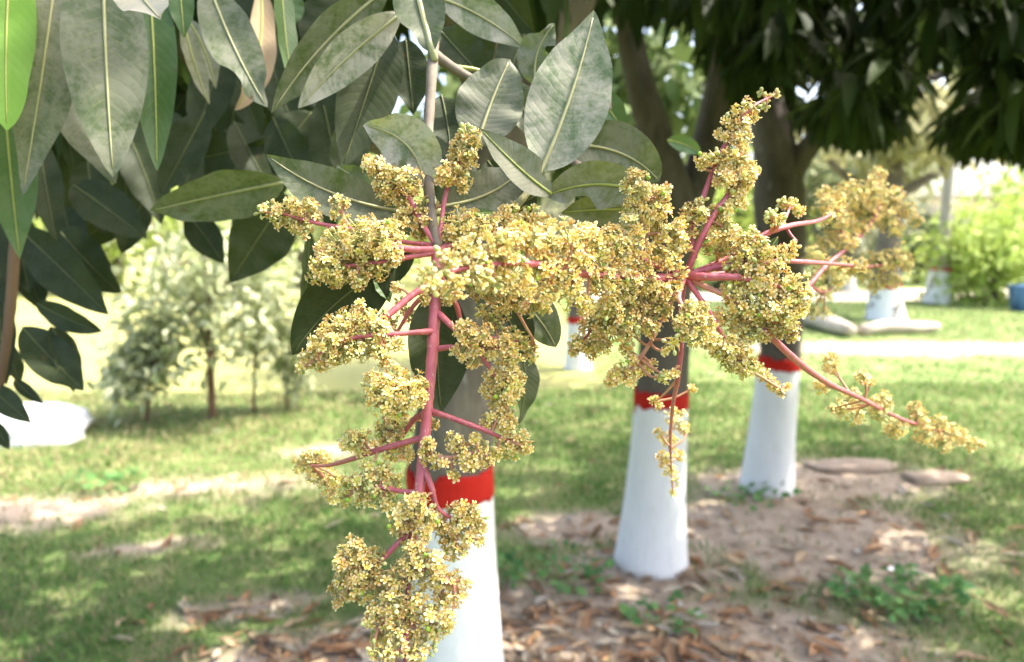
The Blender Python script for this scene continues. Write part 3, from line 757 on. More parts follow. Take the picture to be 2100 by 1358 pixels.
# crumbs of bark and leaf
for _ in range(2600):
    p, q = rg.uniform(500, 2000), rg.uniform(930, 1420); g = G(p, q)
    if float(soil_at(np.array(g[0]), np.array(g[1]))) < rg.random(): continue
    V, F = LIT[int(rg.integers(0, 10))]; a = rg.uniform(0, 6.28)
    R = np.array(Matrix.Rotation(a, 3, 'Z') @ Matrix.Rotation(rg.normal(0, .3), 3, 'X'))
    stuffV.add((V @ R.T) * rg.uniform(.015, .045) + np.array([g[0], g[1], float(gz(g[0], g[1])) + .002]), F, np.array(LCOL[int(rg.integers(0, 5))][0]) * rg.uniform(.7, 1.2))
tag(link('leaf_litter', stuffV.mesh('leaf_litter', M['litter'])), 'small brown crumbs of dry leaves scattered over the bare soil', 'leaf litter', None, 'stuff')
# weeds
def weed(px, py, n, spread, size, seed, label):
    g = G(px, py); root = empty('weed', (g[0], g[1], 0)); tag(root, label, 'weed', 'broad leafed weeds in the lawn')
    rg = np.random.default_rng(seed)
    a = rg.uniform(0, 6.28, n); rr = rg.random(n) ** .6 * spread
    c = np.stack([g[0] + np.cos(a) * rr, g[1] + np.sin(a) * rr * .7, rg.uniform(.02, .10, n)], -1)
    d = np.stack([np.cos(a + rg.normal(0, 1, n)), np.sin(a + rg.normal(0, 1, n)), rg.uniform(-.1, .7, n)], -1)
    k = rg.random((n, 1)); col = np.array((.06, .17, .05)) * (1 - k) + np.array((.18, .33, .10)) * k
    V, F, C = instance(LT_V * np.array([1, 3.0, .6]), LT_F, c, frames_from_dir(d, rg.normal(0, .5, n)), rg.uniform(.6, 1.3, n) * size, col)
    o = link('leaves', mesh_np('leaves', V, F, True, C, None, M['foliage']), root); o['kind'] = 'stuff'
    m = MB()
    for i in range(0, n, 3):
        V, F = tube([(g[0] + (c[i][0] - g[0]) * .4, g[1] + (c[i][1] - g[1]) * .4, -.01), c[i]], [.002, .001], 3, 4, cap=False); m.add(V, F)
    link('stem', m.mesh('stem', M['midrib']), root)
weed(1850, 1235, 170, .30, .05, 3, 'broad leafed weed clump growing at the edge of the bare soil')
weed(1125, 1190, 90, .28, .045, 4, 'low weed clump growing beside the middle white trunk')
weed(1360, 1290, 36, .15, .045, 6, 'small weed sprouting from the litter before the middle tree')
weed(215, 1000, 60, .25, .06, 5, 'small sunlit weed growing on the lawn towards the saplings')
weed(1540, 1035, 50, .25, .05, 8, 'small weed at the foot of the wide forked tree')
for k, (x, y, s_) in enumerate([(1832, 1170, .045), (1430, 1262, .025), (1385, 1245, .04)]):
    g = G(x, y)
    V, F = LIT[k + 2]
    o = link('paper_scrap', mesh_np('paper_scrap', V * np.array([1, 2.6, .8]) * s_ * 1.6 + np.array([g[0], g[1], .008]), F, True, None, None, M['paper']))
    tag(o, ['white paper scrap beside the broad leafed weed clump', 'tiny white scrap in the litter before the middle trunk', 'grey white scrap on the litter before the middle trunk'][k], 'litter', 'scraps on the soil')

# ------------------------------------------------------------------ foreground branch: twigs and leaves
def twig(pts, rad, mat='twig', n=24, name='twig', parent=None, seed=1, knots=.1):
    V, F = tube([P(*p) for p in pts], rad, n, 12, .05, True, seed, knots)
    return link(name, mesh_np(name, V, F, True, None, None, M[mat]), parent or front)
HUBA = (897, 508, .432)
twig([(880, -150, .62), (890, -20, .56), (888, 105, .50), (880, 240, .475), (878, 340, .46), (884, 430, .445), HUBA], [.0058, .0045, .0036, .0032, .0030, .0030, .0026], n=40)
twig([(884, 108, .50), (930, 140, .505), (985, 172, .515), (1060, 215, .53)], [.0042, .0034, .0028, .002], seed=2)
twig([(905, 135, .503), (960, 140, .51), (1010, 150, .52), (1062, 156, .53)], [.0018, .0014, .0012, .001], 'midrib', seed=3)
twig([(1215, 160, .60), (1245, 185, .60), (1250, 225, .60)], [.0022, .0022, .0016], seed=4)
twig([(40, 330, .85), (28, 545, .85), (18, 660, .85), (0, 790, .85), (-30, 900, .85)], [.005, .006, .0055, .004, .003], 'bark_warm', seed=5)
twig([(-40, -60, .75), (120, -90, .72), (300, -60, .70), (480, -40, .68), (700, -90, .66), (880, -150, .62)], [.004, .005, .005, .0055, .006, .006], seed=6)
HB = (1405, 566, .425)
twig([(1160, 230, .56), (1180, 330, .52), (1240, 440, .49), (1320, 520, .46), (1400, 566, .425)], [.0032, .0032, .003, .003, .0028], seed=7)
L = lambda *a, **k: px_leaf(front, *a, **k)
# hanging leaves at the upper left
L((25, -120), (14, 268), 52, .56, .54, 'bright', (-14, 0), .15, .15, .04, -1.6, label='sunlit bright green leaf')
L((118, -90), (46, 400), 66, .60, .57, 'dusty', (10, -30), .25, .35, .06)
L((210, -110), (232, 364), 80, .57, .56, 'dusty', (-8, -10), .05, .12, .05, .2)
L((305, -60), (322, 350), 46, .62, .60, 'green', (6, -20), -.1, .2, .06, .2)
L((5, 150), (40, 532), 50, .66, .66, 'green', (-5, 0), .2, .2, .05)
L((120, 60), (236, 375), 75, .66, .64, 'dusty', (-6, 10), .2, .2)
L((425, -40), (548, 220), 52, .60, .58, 'dusty', (-10, 20), .15, .2, .08, .0, [(1, .72, .10, .45), (-1, .9, .08, .4)])
L((365, -60), (378, 78), 26, .62, .62, 'green', (0, 0), 0, .2)
L((375, 40), (430, 215), 22, .68, .68, 'olive', (-8, 6), .5, .3)
L((385, 40), (442, 182), 24, .69, .69, 'olive', (14, -6), .3, .3)
L((535, -30), (482, 226), 34, .74, .70, 'dry', (38, 60), .3, .5, .12, .2, label='tan withered leaf')
L((250, -60), (330, 40), 55, .52, .50, 'pale', (0, 10), .3, .2, .1, -1.5, [(1, .9, .12, .6)], label='leaf with a brown ragged end')
L((575, -60), (600, 185), 26, .62, .60, 'green', (-8, 0), .6, .3)
L((600, -20), (585, 60), 30, .66, .66, 'green', (0, 0), .2, .3)
L((800, -30), (556, 232), 52, .55, .53, 'dusty', (-28, -22), .45, .25, .05, pet=(850, -40))
L((822, 28), (612, 222), 44, .53, .52, 'pale', (-12, -12), .15, .2, .05, .3)
L((795, 60), (702, 345), 62, .57, .55, 'dark', (4, -10), .1, .2, .04, .3)
L((845, -60), (888, 108), 54, .50, .49, 'dusty', (-8, 4), .1, .25, .06, .0, [(1, .75, .12, .25)], pet=(892, 125, .49))
L((895, -6), (1078, 100), 40, .54, .56, 'pale', (6, -22), .2, .2)
L((832, 80), (848, 235), 42, .58, .58, 'dark', (0, 0), .1, .2)
L((900, 60), (1000, 170), 50, .62, .62, 'dark', (0, 0), .2, .3)
L((960, 20), (985, 160), 40, .64, .66, 'dark', (10, 0), .2, .2)
L((1098, 172), (1138, 48), 40, .55, .54, 'dusty', (-30, -8), .1, .2, .1, .0, [(1, .6, .09, .65), (-1, .82, .12, .55)], label='small leaf riddled with insect holes')
L((978, 300), (1046, 122), 70, .50, .51, 'dusty', (-10, 0), .1, .2, .07, -.6)
L((1108, 352), (1219, 24), 84, .465, .475, 'pale', (14, 14), .0, .14, .05, 1.0, pet=(1060, 420, .455), label='large upright leaf coated in pale dust')
L((1050, 165), (1100, 290), 36, .52, .52, 'dusty', (0, 0), .2, .3)
L((1160, 298), (1352, 372), 60, .49, .51, 'dusty', (30, -42), .1, .2, .05, -.8)
L((1205, 190), (1278, 275), 32, .62, .62, 'green', (14, -14), .2, .3)
L((1130, 398), (984, 264), 44, .455, .44, 'olive', (12, 26), -.5, .35, .05, .8, [(1, .2, .1, .4)])
L((1320, 392), (1120, 402), 52, .45, .46, 'olive', (-10, -38), .2, .25, .08, -.5, [(-1, .62, .14, .55)])
L((1300, 430), (1150, 436), 36, .47, .475, 'olive', (0, -8), .4, .2)
L((905, 424), (1075, 342), 52, .462, .475, 'dusty', (30, 26), .15, .2, .06, -.3, pet=(886, 428, .45))
L((1100, 400), (1000, 420), 40, .50, .50, 'dark', (0, 20), .2, .3)
L((815, 432), (547, 318), 50, .47, .45, 'dusty', (-18, 34), -.1, .22, .05, .7, pet=(884, 440, .447))
L((790, 420), (690, 340), 30, .50, .50, 'dusty', (0, -12), .2, .3)
L((872, 388), (746, 256), 62, .455, .45, 'pale', (54, -46), .15, .25, .08, -.5, [(1, .9, .1, .3)], pet=(884, 432, .447), label='grey dusty leaf with a torn curled tip')
L((905, 195), (925, 350), 46, .52, .50, 'dark', (10, 0), .1, .2)
L((895, 440), (1020, 436), 20, .47, .46, 'green', (0, 4), .9, .3)
L((905, 430), (700, 480), 40, .49, .52, 'dusty', (0, -10), .2, .3)
L((812, 545), (600, 728), 72, .47, .455, 'dark', (-26, -36), .2, .22, .04, .2)
L((905, 590), (905, 845), 68, .475, .46, 'dark', (-16, 10), .25, .25, .05, .4, [(1, .82, .1, .3)])
L((975, 560), (1085, 745), 50, .49, .48, 'dark', (20, 0), .3, .25)
L((1048, 600), (1140, 712), 44, .50, .50, 'dusty', (14, -12), .1, .2, .05, -.8)
L((1060, 690), (1062, 870), 34, .54, .53, 'dark', (30, 0), .8, .3)
L((850, 520), (700, 590), 40, .50, .50, 'dark', (0, 0), .1, .2)
L((632, 470), (616, 655), 20, .64, .66, 'dark', (10, 0), .7, .3)
L((1368, 288), (1440, 318), 18, .8, .8, 'green', (6, -10), .2, .3)
L((1594, 486), (1566, 520), 9, .44, .44, 'green', (3, 4), .2, .3)
L((770, 560), (800, 620), 20, .47, .47, 'green', (0, 0), .5, .3)
# leaves hanging behind, left, their shade put into the dark leaf colour
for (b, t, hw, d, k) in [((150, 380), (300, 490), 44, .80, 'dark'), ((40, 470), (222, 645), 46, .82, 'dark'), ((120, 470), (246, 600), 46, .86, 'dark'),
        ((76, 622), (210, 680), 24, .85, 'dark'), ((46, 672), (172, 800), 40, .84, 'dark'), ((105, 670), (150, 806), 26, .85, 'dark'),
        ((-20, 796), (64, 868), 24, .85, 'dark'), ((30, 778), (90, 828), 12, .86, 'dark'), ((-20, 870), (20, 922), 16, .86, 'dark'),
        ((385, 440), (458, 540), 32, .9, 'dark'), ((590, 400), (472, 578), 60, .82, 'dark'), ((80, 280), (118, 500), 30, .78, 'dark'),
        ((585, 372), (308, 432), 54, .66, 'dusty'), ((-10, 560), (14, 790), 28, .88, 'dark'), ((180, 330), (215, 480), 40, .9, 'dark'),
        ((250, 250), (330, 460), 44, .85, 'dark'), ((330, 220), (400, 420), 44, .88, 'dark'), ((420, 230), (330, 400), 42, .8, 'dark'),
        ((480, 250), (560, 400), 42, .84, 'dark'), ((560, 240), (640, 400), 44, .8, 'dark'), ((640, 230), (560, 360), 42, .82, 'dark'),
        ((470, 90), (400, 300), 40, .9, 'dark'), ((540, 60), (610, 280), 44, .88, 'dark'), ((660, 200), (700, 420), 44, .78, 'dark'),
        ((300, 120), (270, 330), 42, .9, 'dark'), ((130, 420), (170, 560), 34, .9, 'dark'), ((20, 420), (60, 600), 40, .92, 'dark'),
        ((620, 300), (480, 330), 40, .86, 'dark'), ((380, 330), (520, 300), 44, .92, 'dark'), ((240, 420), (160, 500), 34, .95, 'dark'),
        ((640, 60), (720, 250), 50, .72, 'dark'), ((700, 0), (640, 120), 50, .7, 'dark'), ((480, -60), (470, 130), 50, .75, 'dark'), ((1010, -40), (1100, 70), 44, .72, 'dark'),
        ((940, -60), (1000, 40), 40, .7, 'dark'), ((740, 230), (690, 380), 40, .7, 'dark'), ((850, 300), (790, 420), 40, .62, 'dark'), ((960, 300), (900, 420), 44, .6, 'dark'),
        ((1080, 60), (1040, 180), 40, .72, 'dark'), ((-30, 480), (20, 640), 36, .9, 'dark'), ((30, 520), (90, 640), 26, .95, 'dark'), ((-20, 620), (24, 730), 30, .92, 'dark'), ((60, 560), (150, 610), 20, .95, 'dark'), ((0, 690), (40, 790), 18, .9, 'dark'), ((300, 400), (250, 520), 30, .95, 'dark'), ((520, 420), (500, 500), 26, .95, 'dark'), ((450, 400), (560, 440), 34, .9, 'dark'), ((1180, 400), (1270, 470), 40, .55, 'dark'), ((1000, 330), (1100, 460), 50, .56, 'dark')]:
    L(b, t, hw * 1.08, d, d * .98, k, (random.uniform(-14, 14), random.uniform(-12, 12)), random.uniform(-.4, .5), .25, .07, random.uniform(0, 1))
rr = random.Random(4)
for i in range(70):   # more of the same twig's leaves further back, shade put into their dark colour
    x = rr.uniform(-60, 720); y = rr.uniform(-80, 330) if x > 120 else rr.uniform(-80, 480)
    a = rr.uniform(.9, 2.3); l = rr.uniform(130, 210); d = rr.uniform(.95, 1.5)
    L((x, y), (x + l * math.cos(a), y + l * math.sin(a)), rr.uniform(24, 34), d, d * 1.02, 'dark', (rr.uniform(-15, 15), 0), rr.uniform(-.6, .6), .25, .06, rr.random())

# ------------------------------------------------------------------ florets
def floret_template(seed, opened):
    """five reflexed petals round a domed disc, radius about 1"""
    rg = np.random.default_rng(seed)
    V = []; F = []; C = []
    s = np.array([0., .3, .62, .86, 1.0]); w = np.array([.09, .20, .29, .19, .02])
    old = rg.random() < .55
    base = np.array((.78, .46, .07)) if not old else np.array((.56, .16, .05))
    mid = np.array((.87, .70, .19)); tip = np.array((.93, .90, .60)) if not old else np.array((.92, .80, .52))
    for k in range(5):
        a = 2 * np.pi * k / 5 + rg.normal(0, .12); o = opened + rg.normal(0, .15)
        ln = rg.uniform(.85, 1.1); n0 = len(V)
        for i in range(5):
            el = o * (1.15 - s[i] * 1.3)                       # rises, then curls back
            r = .16 + ln * s[i] * math.cos(o * .55) * (1 - .10 * s[i]); z = ln * (s[i] * math.sin(o * .9) - .45 * s[i] ** 2 * math.sin(.9))
            for u in (-1, 0, 1):
                x, y = r, u * w[i] * ln
                zz = z + (.10 * abs(u) if i > 0 else 0)
                V.append((x * math.cos(a) - y * math.sin(a), x * math.sin(a) + y * math.cos(a), zz))
                c = base * (1 - s[i] / .45) + mid * (s[i] / .45) if s[i] < .45 else mid * (1 - (s[i] - .45) / .55) + tip * ((s[i] - .45) / .55)
                if u == 0 and i in (1, 2): c = c * .55 + np.array((.70, .27, .05)) * .45      # orange ridge
                C.append(c * rg.uniform(.92, 1.06))
        for i in range(4):
            for j in range(2): q = n0 + i * 3 + j; F.append([q, q + 1, q + 4, q + 3])
    # disc
    n0 = len(V)
    for r, z in ((.30, -.02), (.24, .16), (.10, .26)):
        for k in range(6):
            a = k * np.pi / 3; V.append((r * math.cos(a), r * math.sin(a), z)); C.append((.62, .58, .13) if z < .2 else (.55, .62, .15))
    for i in range(2):
        for k in range(6): F.append([n0 + i * 6 + k, n0 + i * 6 + (k + 1) % 6, n0 + (i + 1) * 6 + (k + 1) % 6, n0 + (i + 1) * 6 + k])
    F.append([n0 + 12, n0 + 13, n0 + 14, n0 + 15]); F.append([n0 + 12, n0 + 15, n0 + 16, n0 + 17])
    # one stamen with dark pink anther
    a = rg.uniform(0, 6.28); n0 = len(V); e = np.array((math.cos(a) * .42, math.sin(a) * .42, .62)); q = np.array((math.cos(a) * .2, math.sin(a) * .2, .1))
    for p, r in ((q, .03), (e, .03)):
        for k in range(4): V.append(p + r * np.array((math.cos(k * 1.57), math.sin(k * 1.57), 0))); C.append((.8, .7, .5))
    for k in range(4): F.append([n0 + k, n0 + (k + 1) % 4, n0 + 4 + (k + 1) % 4, n0 + 4 + k])
    n0 = len(V)
    for z, r in ((-.05, .04), (.02, .085), (.09, .04)):
        for k in range(4): V.append(e + np.array((r * math.cos(k * 1.57), r * math.sin(k * 1.57), z))); C.append((.42, .10, .12))
    for i in range(2):
        for k in range(4): F.append([n0 + i * 4 + k, n0 + i * 4 + (k + 1) % 4, n0 + i * 4 + 4 + (k + 1) % 4, n0 + i * 4 + 4 + k])
    return np.array(V), np.array(F), np.array(C)
def bud_template(seed, c0, c1, elong=1.25):
    rg = np.random.default_rng(seed); V = []; F = []; C = []
    nz = 6
    for i in range(nz):
        th = math.pi * (i + .15) / (nz - .7)
        for k in range(7):
            a = k * 2 * math.pi / 7; r = .46 * math.sin(th) * (1 + .10 * math.cos(a * 3.5))
            V.append((r * math.cos(a), r * math.sin(a), .46 * elong * (1 - math.cos(th)) - .1)); t = i / (nz - 1)
            C.append(np.array(c0) * (1 - t) + np.array(c1) * t)
    for i in range(nz - 1):
        for k in range(7): F.append([i * 7 + k, i * 7 + (k + 1) % 7, i * 7 + 7 + (k + 1) % 7, i * 7 + 7 + k])
    return np.array(V), np.array(F), np.array(C)
FT = [floret_template(i, o) for i, o in enumerate([.35, .55, .7, .9, 1.05, .5, .8, .65, .95, .4])]
BT = [bud_template(1, (.40, .46, .14), (.66, .66, .26), 1.5), bud_template(2, (.52, .50, .17), (.80, .72, .32), 1.5), bud_template(3, (.46, .48, .16), (.78, .64, .34), 1.35)]
FR = bud_template(4, (.28, .42, .05), (.36, .52, .07), 1.0)
FMESH = [mesh_np('floret', V, F, True, C, None, M['floret']) for V, F, C in FT]
FS = .0029     # petal length in metres

def panicle(name, label, clusters, stems, n_single, root=None):
    """clusters: list of lists of (x, y, r, depth[, kind]); stems: list of (pts, radii, material, name)"""
    pa = empty(name, HUBloc(clusters)); pa.parent = front; pa.matrix_parent_inverse = front.matrix_world.inverted()
    pa['label'] = label
    stem_pts = []
    for (pts, rad, mat, nm) in stems:
        n = 10 + 8 * len(pts)
        V, F = tube([P(*p) for p in pts], rad, n, 10, .05, True, len(pts), .10)
        link(nm, mesh_np(nm, V, F, True, None, None, M[mat]), pa)
        c, _ = smooth_path([P(*p) for p in pts], rad, 40); stem_pts.append(c)
    SP = np.concatenate(stem_pts)
    rg = np.random.default_rng(len(clusters) + 3)
    singles = []; data = []
    for ci, cl in enumerate(clusters):
        pos = []; nor = []; kinds = []; ped = MB()
        for bl in cl:
            x, y, r, d = bl[:4]; r = r * (1.2 if d < .5 else 1.4); kd = bl[4] if len(bl) > 4 else 0
            d = d + rg.normal(0, .35) * r * d / FPX
            c = P(x, y, d); R = r * d / FPX
            n = max(5, int(21.0 * (R / .0075) ** 2 * (1.0 if d < .5 else .8)))
            i = np.arange(n) + .5; ph = np.arccos(1 - 2 * i / n); th = np.pi * (1 + 5 ** .5) * i + rg.uniform(0, 6.28)
            dirs = np.stack([np.cos(th) * np.sin(ph), np.sin(th) * np.sin(ph), np.cos(ph)], -1)
            dirs = norm(dirs + rg.normal(0, .22, (n, 3)))
            rr_ = np.clip(R - FS * .75, .0008, 1) * np.where(rg.random(n) < .13, rg.uniform(1.12, 1.45, n), rg.uniform(.66, 1.10, n))
            p = c + dirs * rr_[:, None]
            pos.append(p); nor.append(norm(dirs + rg.normal(0, .35, (n, 3)) + np.array([0, 0, .15])))
            k = rg.random(n)
            kk = np.where(k < (.90 if kd == 0 else .5 if kd == 1 else .05), 0, np.where(k < .985, 1, 2)); kinds.append(kk)
            for q in p:       # pedicels
                e0 = c + rg.normal(0, .15, 3) * R
                V, F = tube([e0, q], [.00045, .00035], 2, 4, cap=False); ped.add(V, F, (.50, .48, .18))
            # peduncle to the nearest point of the stems
            j = np.argmin(np.linalg.norm(SP - c, axis=1)); e = SP[j]
            if np.linalg.norm(e - c) > .002:
                dm = (e + c) / 2 + rg.normal(0, .08, 3) * np.linalg.norm(e - c)
                V, F = tube([e, dm, c], [.0010, .0008, .0006], 6, 6, cap=False)
                ped.add(V, F, (.50, .24, .14))
        pos = np.concatenate(pos); nor = np.concatenate(nor); kinds = np.concatenate(kinds)
        data.append((pos, nor, kinds, ped))
    # the florets that show largest become objects of their own
    allp = np.concatenate([d[0] for d in data]); alln = np.concatenate([d[1] for d in data]); allk = np.concatenate([d[2] for d in data])
    dist = np.linalg.norm(allp - CAM, axis=1); face = np.sum(alln * norm(CAM - allp), 1)
    px, py, _ = proj(allp)
    score = np.where((allk == 0) & (face > .35) & (px > 0) & (px < 2100) & (py < 1358), dist, 9)
    pick = set(np.argsort(score)[:n_single].tolist()) if n_single else set()
    g0 = 0; fm_i = 0
    for (pos, nor, kinds, ped) in data:
        m = MB(); n = len(pos)
        var = rg.integers(0, len(FT), n); roll = rg.uniform(0, 6.28, n); sc = FS * rg.uniform(.85, 1.15, n)
        X = frames_from_dir(nor, roll); R = np.stack([X[:, :, 1], X[:, :, 2], X[:, :, 0]], -1)
        colj = rg.uniform(.78, 1.14, (n, 1)) * (1 + rg.normal(0, .05, (n, 3))) * (1 + rg.normal(0, .022) * np.array([1, -.6, -.5]))
        isp = np.array([(g0 + i) in pick for i in range(n)])
        for v in range(len(FT)):
            s = (kinds == 0) & (var == v) & ~isp
            if s.any():
                TV, TF, TC = FT[v]; V, F, C = instance(TV, TF, pos[s], R[s], sc[s], TC[None] * colj[s][:, None, :]); m.add(V, F, np.clip(C, 0, .9))
        for v, T in enumerate(BT + [FR]):
            s = ((kinds == 1) & (var % 3 == v)) if v < 3 else (kinds == 2)
            if s.any():
                TV, TF, TC = T; V, F, C = instance(TV, TF, pos[s], R[s], sc[s] * (.82 if v < 3 else .95), TC[None] * colj[s][:, None, :]); m.add(V, F, np.clip(C, 0, .9))
        m.add(np.concatenate(ped.V), np.concatenate(ped.F), np.concatenate(ped.C))
        o = link('flower_cluster', m.mesh('flower_cluster', M['floret']), pa); o['kind'] = 'stuff'
        for i in np.nonzero(isp)[0]:
            fo = bpy.data.objects.new('floret', FMESH[var[i]]); COL.objects.link(fo)
            T = Matrix(np.vstack([np.column_stack([R[i] * sc[i], pos[i]]), [0, 0, 0, 1]]).tolist())
            fo.parent = pa; fo.matrix_parent_inverse = pa.matrix_world.inverted(); fo.matrix_world = T
        g0 += n
    return pa
def HUBloc(clusters):
    x, y, r, d = clusters[0][0][:4]; return tuple(P(x, y, d))
def C(depth, *items, k=0, slope=0.0, x0=0, slopey=0., y0=0):
    """a cluster: items (x, y, r[, kind]); depth may change with x or y away from the stem"""
    out = []
    for it in items:
        d = depth + slope * (it[0] - x0) / 100 + slopey * (it[1] - y0) / 100
        out.append((it[0], it[1], it[2], d, it[3] if len(it) > 3 else k))
    return out

# --- hanging panicle
A = [
  C(.425, (890, 595, 30), (920, 600, 26), (870, 612, 14)),
  C(.435, (557, 431, 20, 1), (533, 435, 11, 2), (584, 437, 27), (610, 448, 22), (619, 464, 22), (635, 420, 19), (646, 440, 16), (600, 425, 18), slope=-.004, x0=700),
  C(.435, (690, 412, 15), (706, 420, 13), (690, 436, 14)),
  C(.425, (740, 490, 40), (695, 505, 36), (672, 545, 32), (650, 562, 22), (690, 560, 30), (785, 495, 36), (765, 540, 34), (725, 520, 38), (735, 572, 22), (805, 530, 22), (655, 510, 14), (800, 470, 18), (812, 590, 14)),
  C(.445, (768, 340, 24), (790, 352, 22), (784, 378, 20), (838, 372, 26), (812, 372, 22), (800, 400, 22), (828, 408, 24), (850, 392, 14), (865, 432, 26), (838, 448, 28), (820, 462, 22), (868, 460, 24), (885, 425, 14), (862, 485, 14)),
  C(.445, (957, 278, 22, 1), (948, 298, 24), (966, 296, 22), (940, 318, 22), (962, 322, 22)),
  C(.44, (910, 352, 18), (904, 372, 14), (945, 362, 20), (928, 350, 18), (950, 385, 14), (918, 368, 14)),
  C(.44, (940, 465, 30), (965, 460, 28), (990, 468, 22), (925, 480, 22), (1010, 455, 18)),
  C(.45, (1045, 438, 20), (1060, 450, 22), (1090, 445, 24), (1112, 455, 22), (1130, 462, 14), (1035, 430, 12)),
  C(.455, (1000, 590, 28), (1030, 600, 30), (1060, 610, 28), (1090, 622, 24), (1115, 630, 16), (1005, 560, 26), (970, 585, 22)),
  C(.47, (990, 640, 16), (1010, 660, 20), (1030, 640, 18), (1045, 690, 20), (1065, 700, 20), (1085, 715, 20), (1090, 735, 14), (835, 640, 14), (820, 620, 12), (845, 655, 12), (805, 660, 14), k=1),
  C(.405, (738, 622, 9), (732, 640, 14), (740, 655, 22), (768, 658, 24), (712, 660, 26), (695, 678, 30), (735, 690, 32), (775, 682, 28), (668, 698, 30), (700, 715, 30), (812, 706, 18), (648, 728, 24), (628, 742, 18), (680, 735, 22), (745, 722, 24), (780, 722, 20), (620, 755, 13), (790, 745, 14), (660, 752, 16)),
  C(.41, (948, 672, 18), (965, 690, 28), (985, 700, 28), (955, 715, 28), (975, 730, 24), (1000, 708, 22), (1035, 695, 14), (1030, 710, 18), (1052, 715, 16), (1045, 735, 20), (1012, 725, 18)),
  C(.415, (1050, 760, 20), (1020, 775, 24), (1045, 782, 24), (1005, 800, 20), (1030, 808, 24), (1058, 800, 18), (1020, 828, 18), (1068, 775, 12), (1045, 825, 14)),
  C(.40, (800, 780, 32), (775, 795, 28), (830, 785, 28), (862, 790, 18), (800, 815, 36), (840, 815, 30), (770, 815, 22), (820, 838, 24), (862, 815, 16), (760, 775, 14), (800, 845, 16)),
  C(.425, (800, 868, 22), (785, 885, 20), (815, 885, 22), (835, 870, 16), (795, 905, 16), (888, 870, 14), k=1),
  C(.41, (1000, 862, 16), (1022, 850, 20), (1045, 850, 14), (1040, 875, 22), (1060, 900, 22), (1035, 912, 22), (1080, 918, 14), (1060, 925, 16), (1015, 930, 16)),
  C(.395, (878, 910, 17), (886, 942, 20), (868, 928, 14), (932, 908, 20), (948, 930, 24), (965, 952, 20), (928, 974, 13), (985, 920, 20), (996, 946, 16), (910, 950, 12), (975, 900, 14)),
  C(.415, (723, 905, 24), (743, 922, 18), (708, 912, 14), (745, 895, 14), (813, 912, 22), (830, 930, 20), (800, 935, 18), (770, 910, 14)),
  C(.52, (640, 948, 24), (655, 965, 22), (620, 950, 16), (672, 992, 18), (660, 940, 16), (684, 1018, 14), (690, 985, 14), k=0),
  C(.405, (720, 993, 22), (706, 1020, 18), (745, 985, 24), (785, 973, 26), (805, 995, 22), (772, 1015, 26), (745, 1012, 18), (790, 1035, 16), (760, 955, 16), (735, 1030, 12)),
  C(.385, (854, 1040, 24), (829, 1055, 26), (838, 1085, 26), (813, 1080, 18), (876, 1062, 24), (846, 1022, 16), (870, 1022, 14), (865, 1095, 20)),
  C(.40, (940, 1047, 24), (965, 1055, 24), (978, 1079, 20), (986, 1110, 12), (945, 1082, 26), (918, 1105, 26), (936, 1130, 20), (905, 1075, 20), (960, 1105, 18)),
  C(.385, (731, 1125, 24), (702, 1130, 15), (700, 1155, 20), (742, 1155, 26), (706, 1188, 24), (688, 1207, 15), (696, 1234, 15), (770, 1142, 22), (735, 1190, 26), (764, 1180, 26), (782, 1208, 24), (745, 1220, 20), (715, 1220, 14)),
  C(.38, (838, 1160, 26), (870, 1145, 24), (899, 1153, 24), (813, 1188, 26), (862, 1182, 26), (899, 1190, 24), (928, 1192, 22), (957, 1197, 13), (940, 1222, 20), (903, 1232, 24), (854, 1230, 24), (850, 1125, 20)),
  C(.375, (805, 1236, 26), (772, 1252, 22), (757, 1275, 15), (797, 1272, 24), (838, 1262, 22), (879, 1264, 24), (918, 1268, 20), (782, 1304, 22), (817, 1300, 24), (854, 1300, 24), (891, 1295, 22), (915, 1290, 14), k=0),
  C(.37, (772, 1336, 20), (805, 1336, 22), (846, 1332, 24), (879, 1328, 18), (800, 1375, 24), (850, 1370, 24), (830, 1400, 20), k=1),
]
mm = lambda *a: [x / 1000 for x in a]
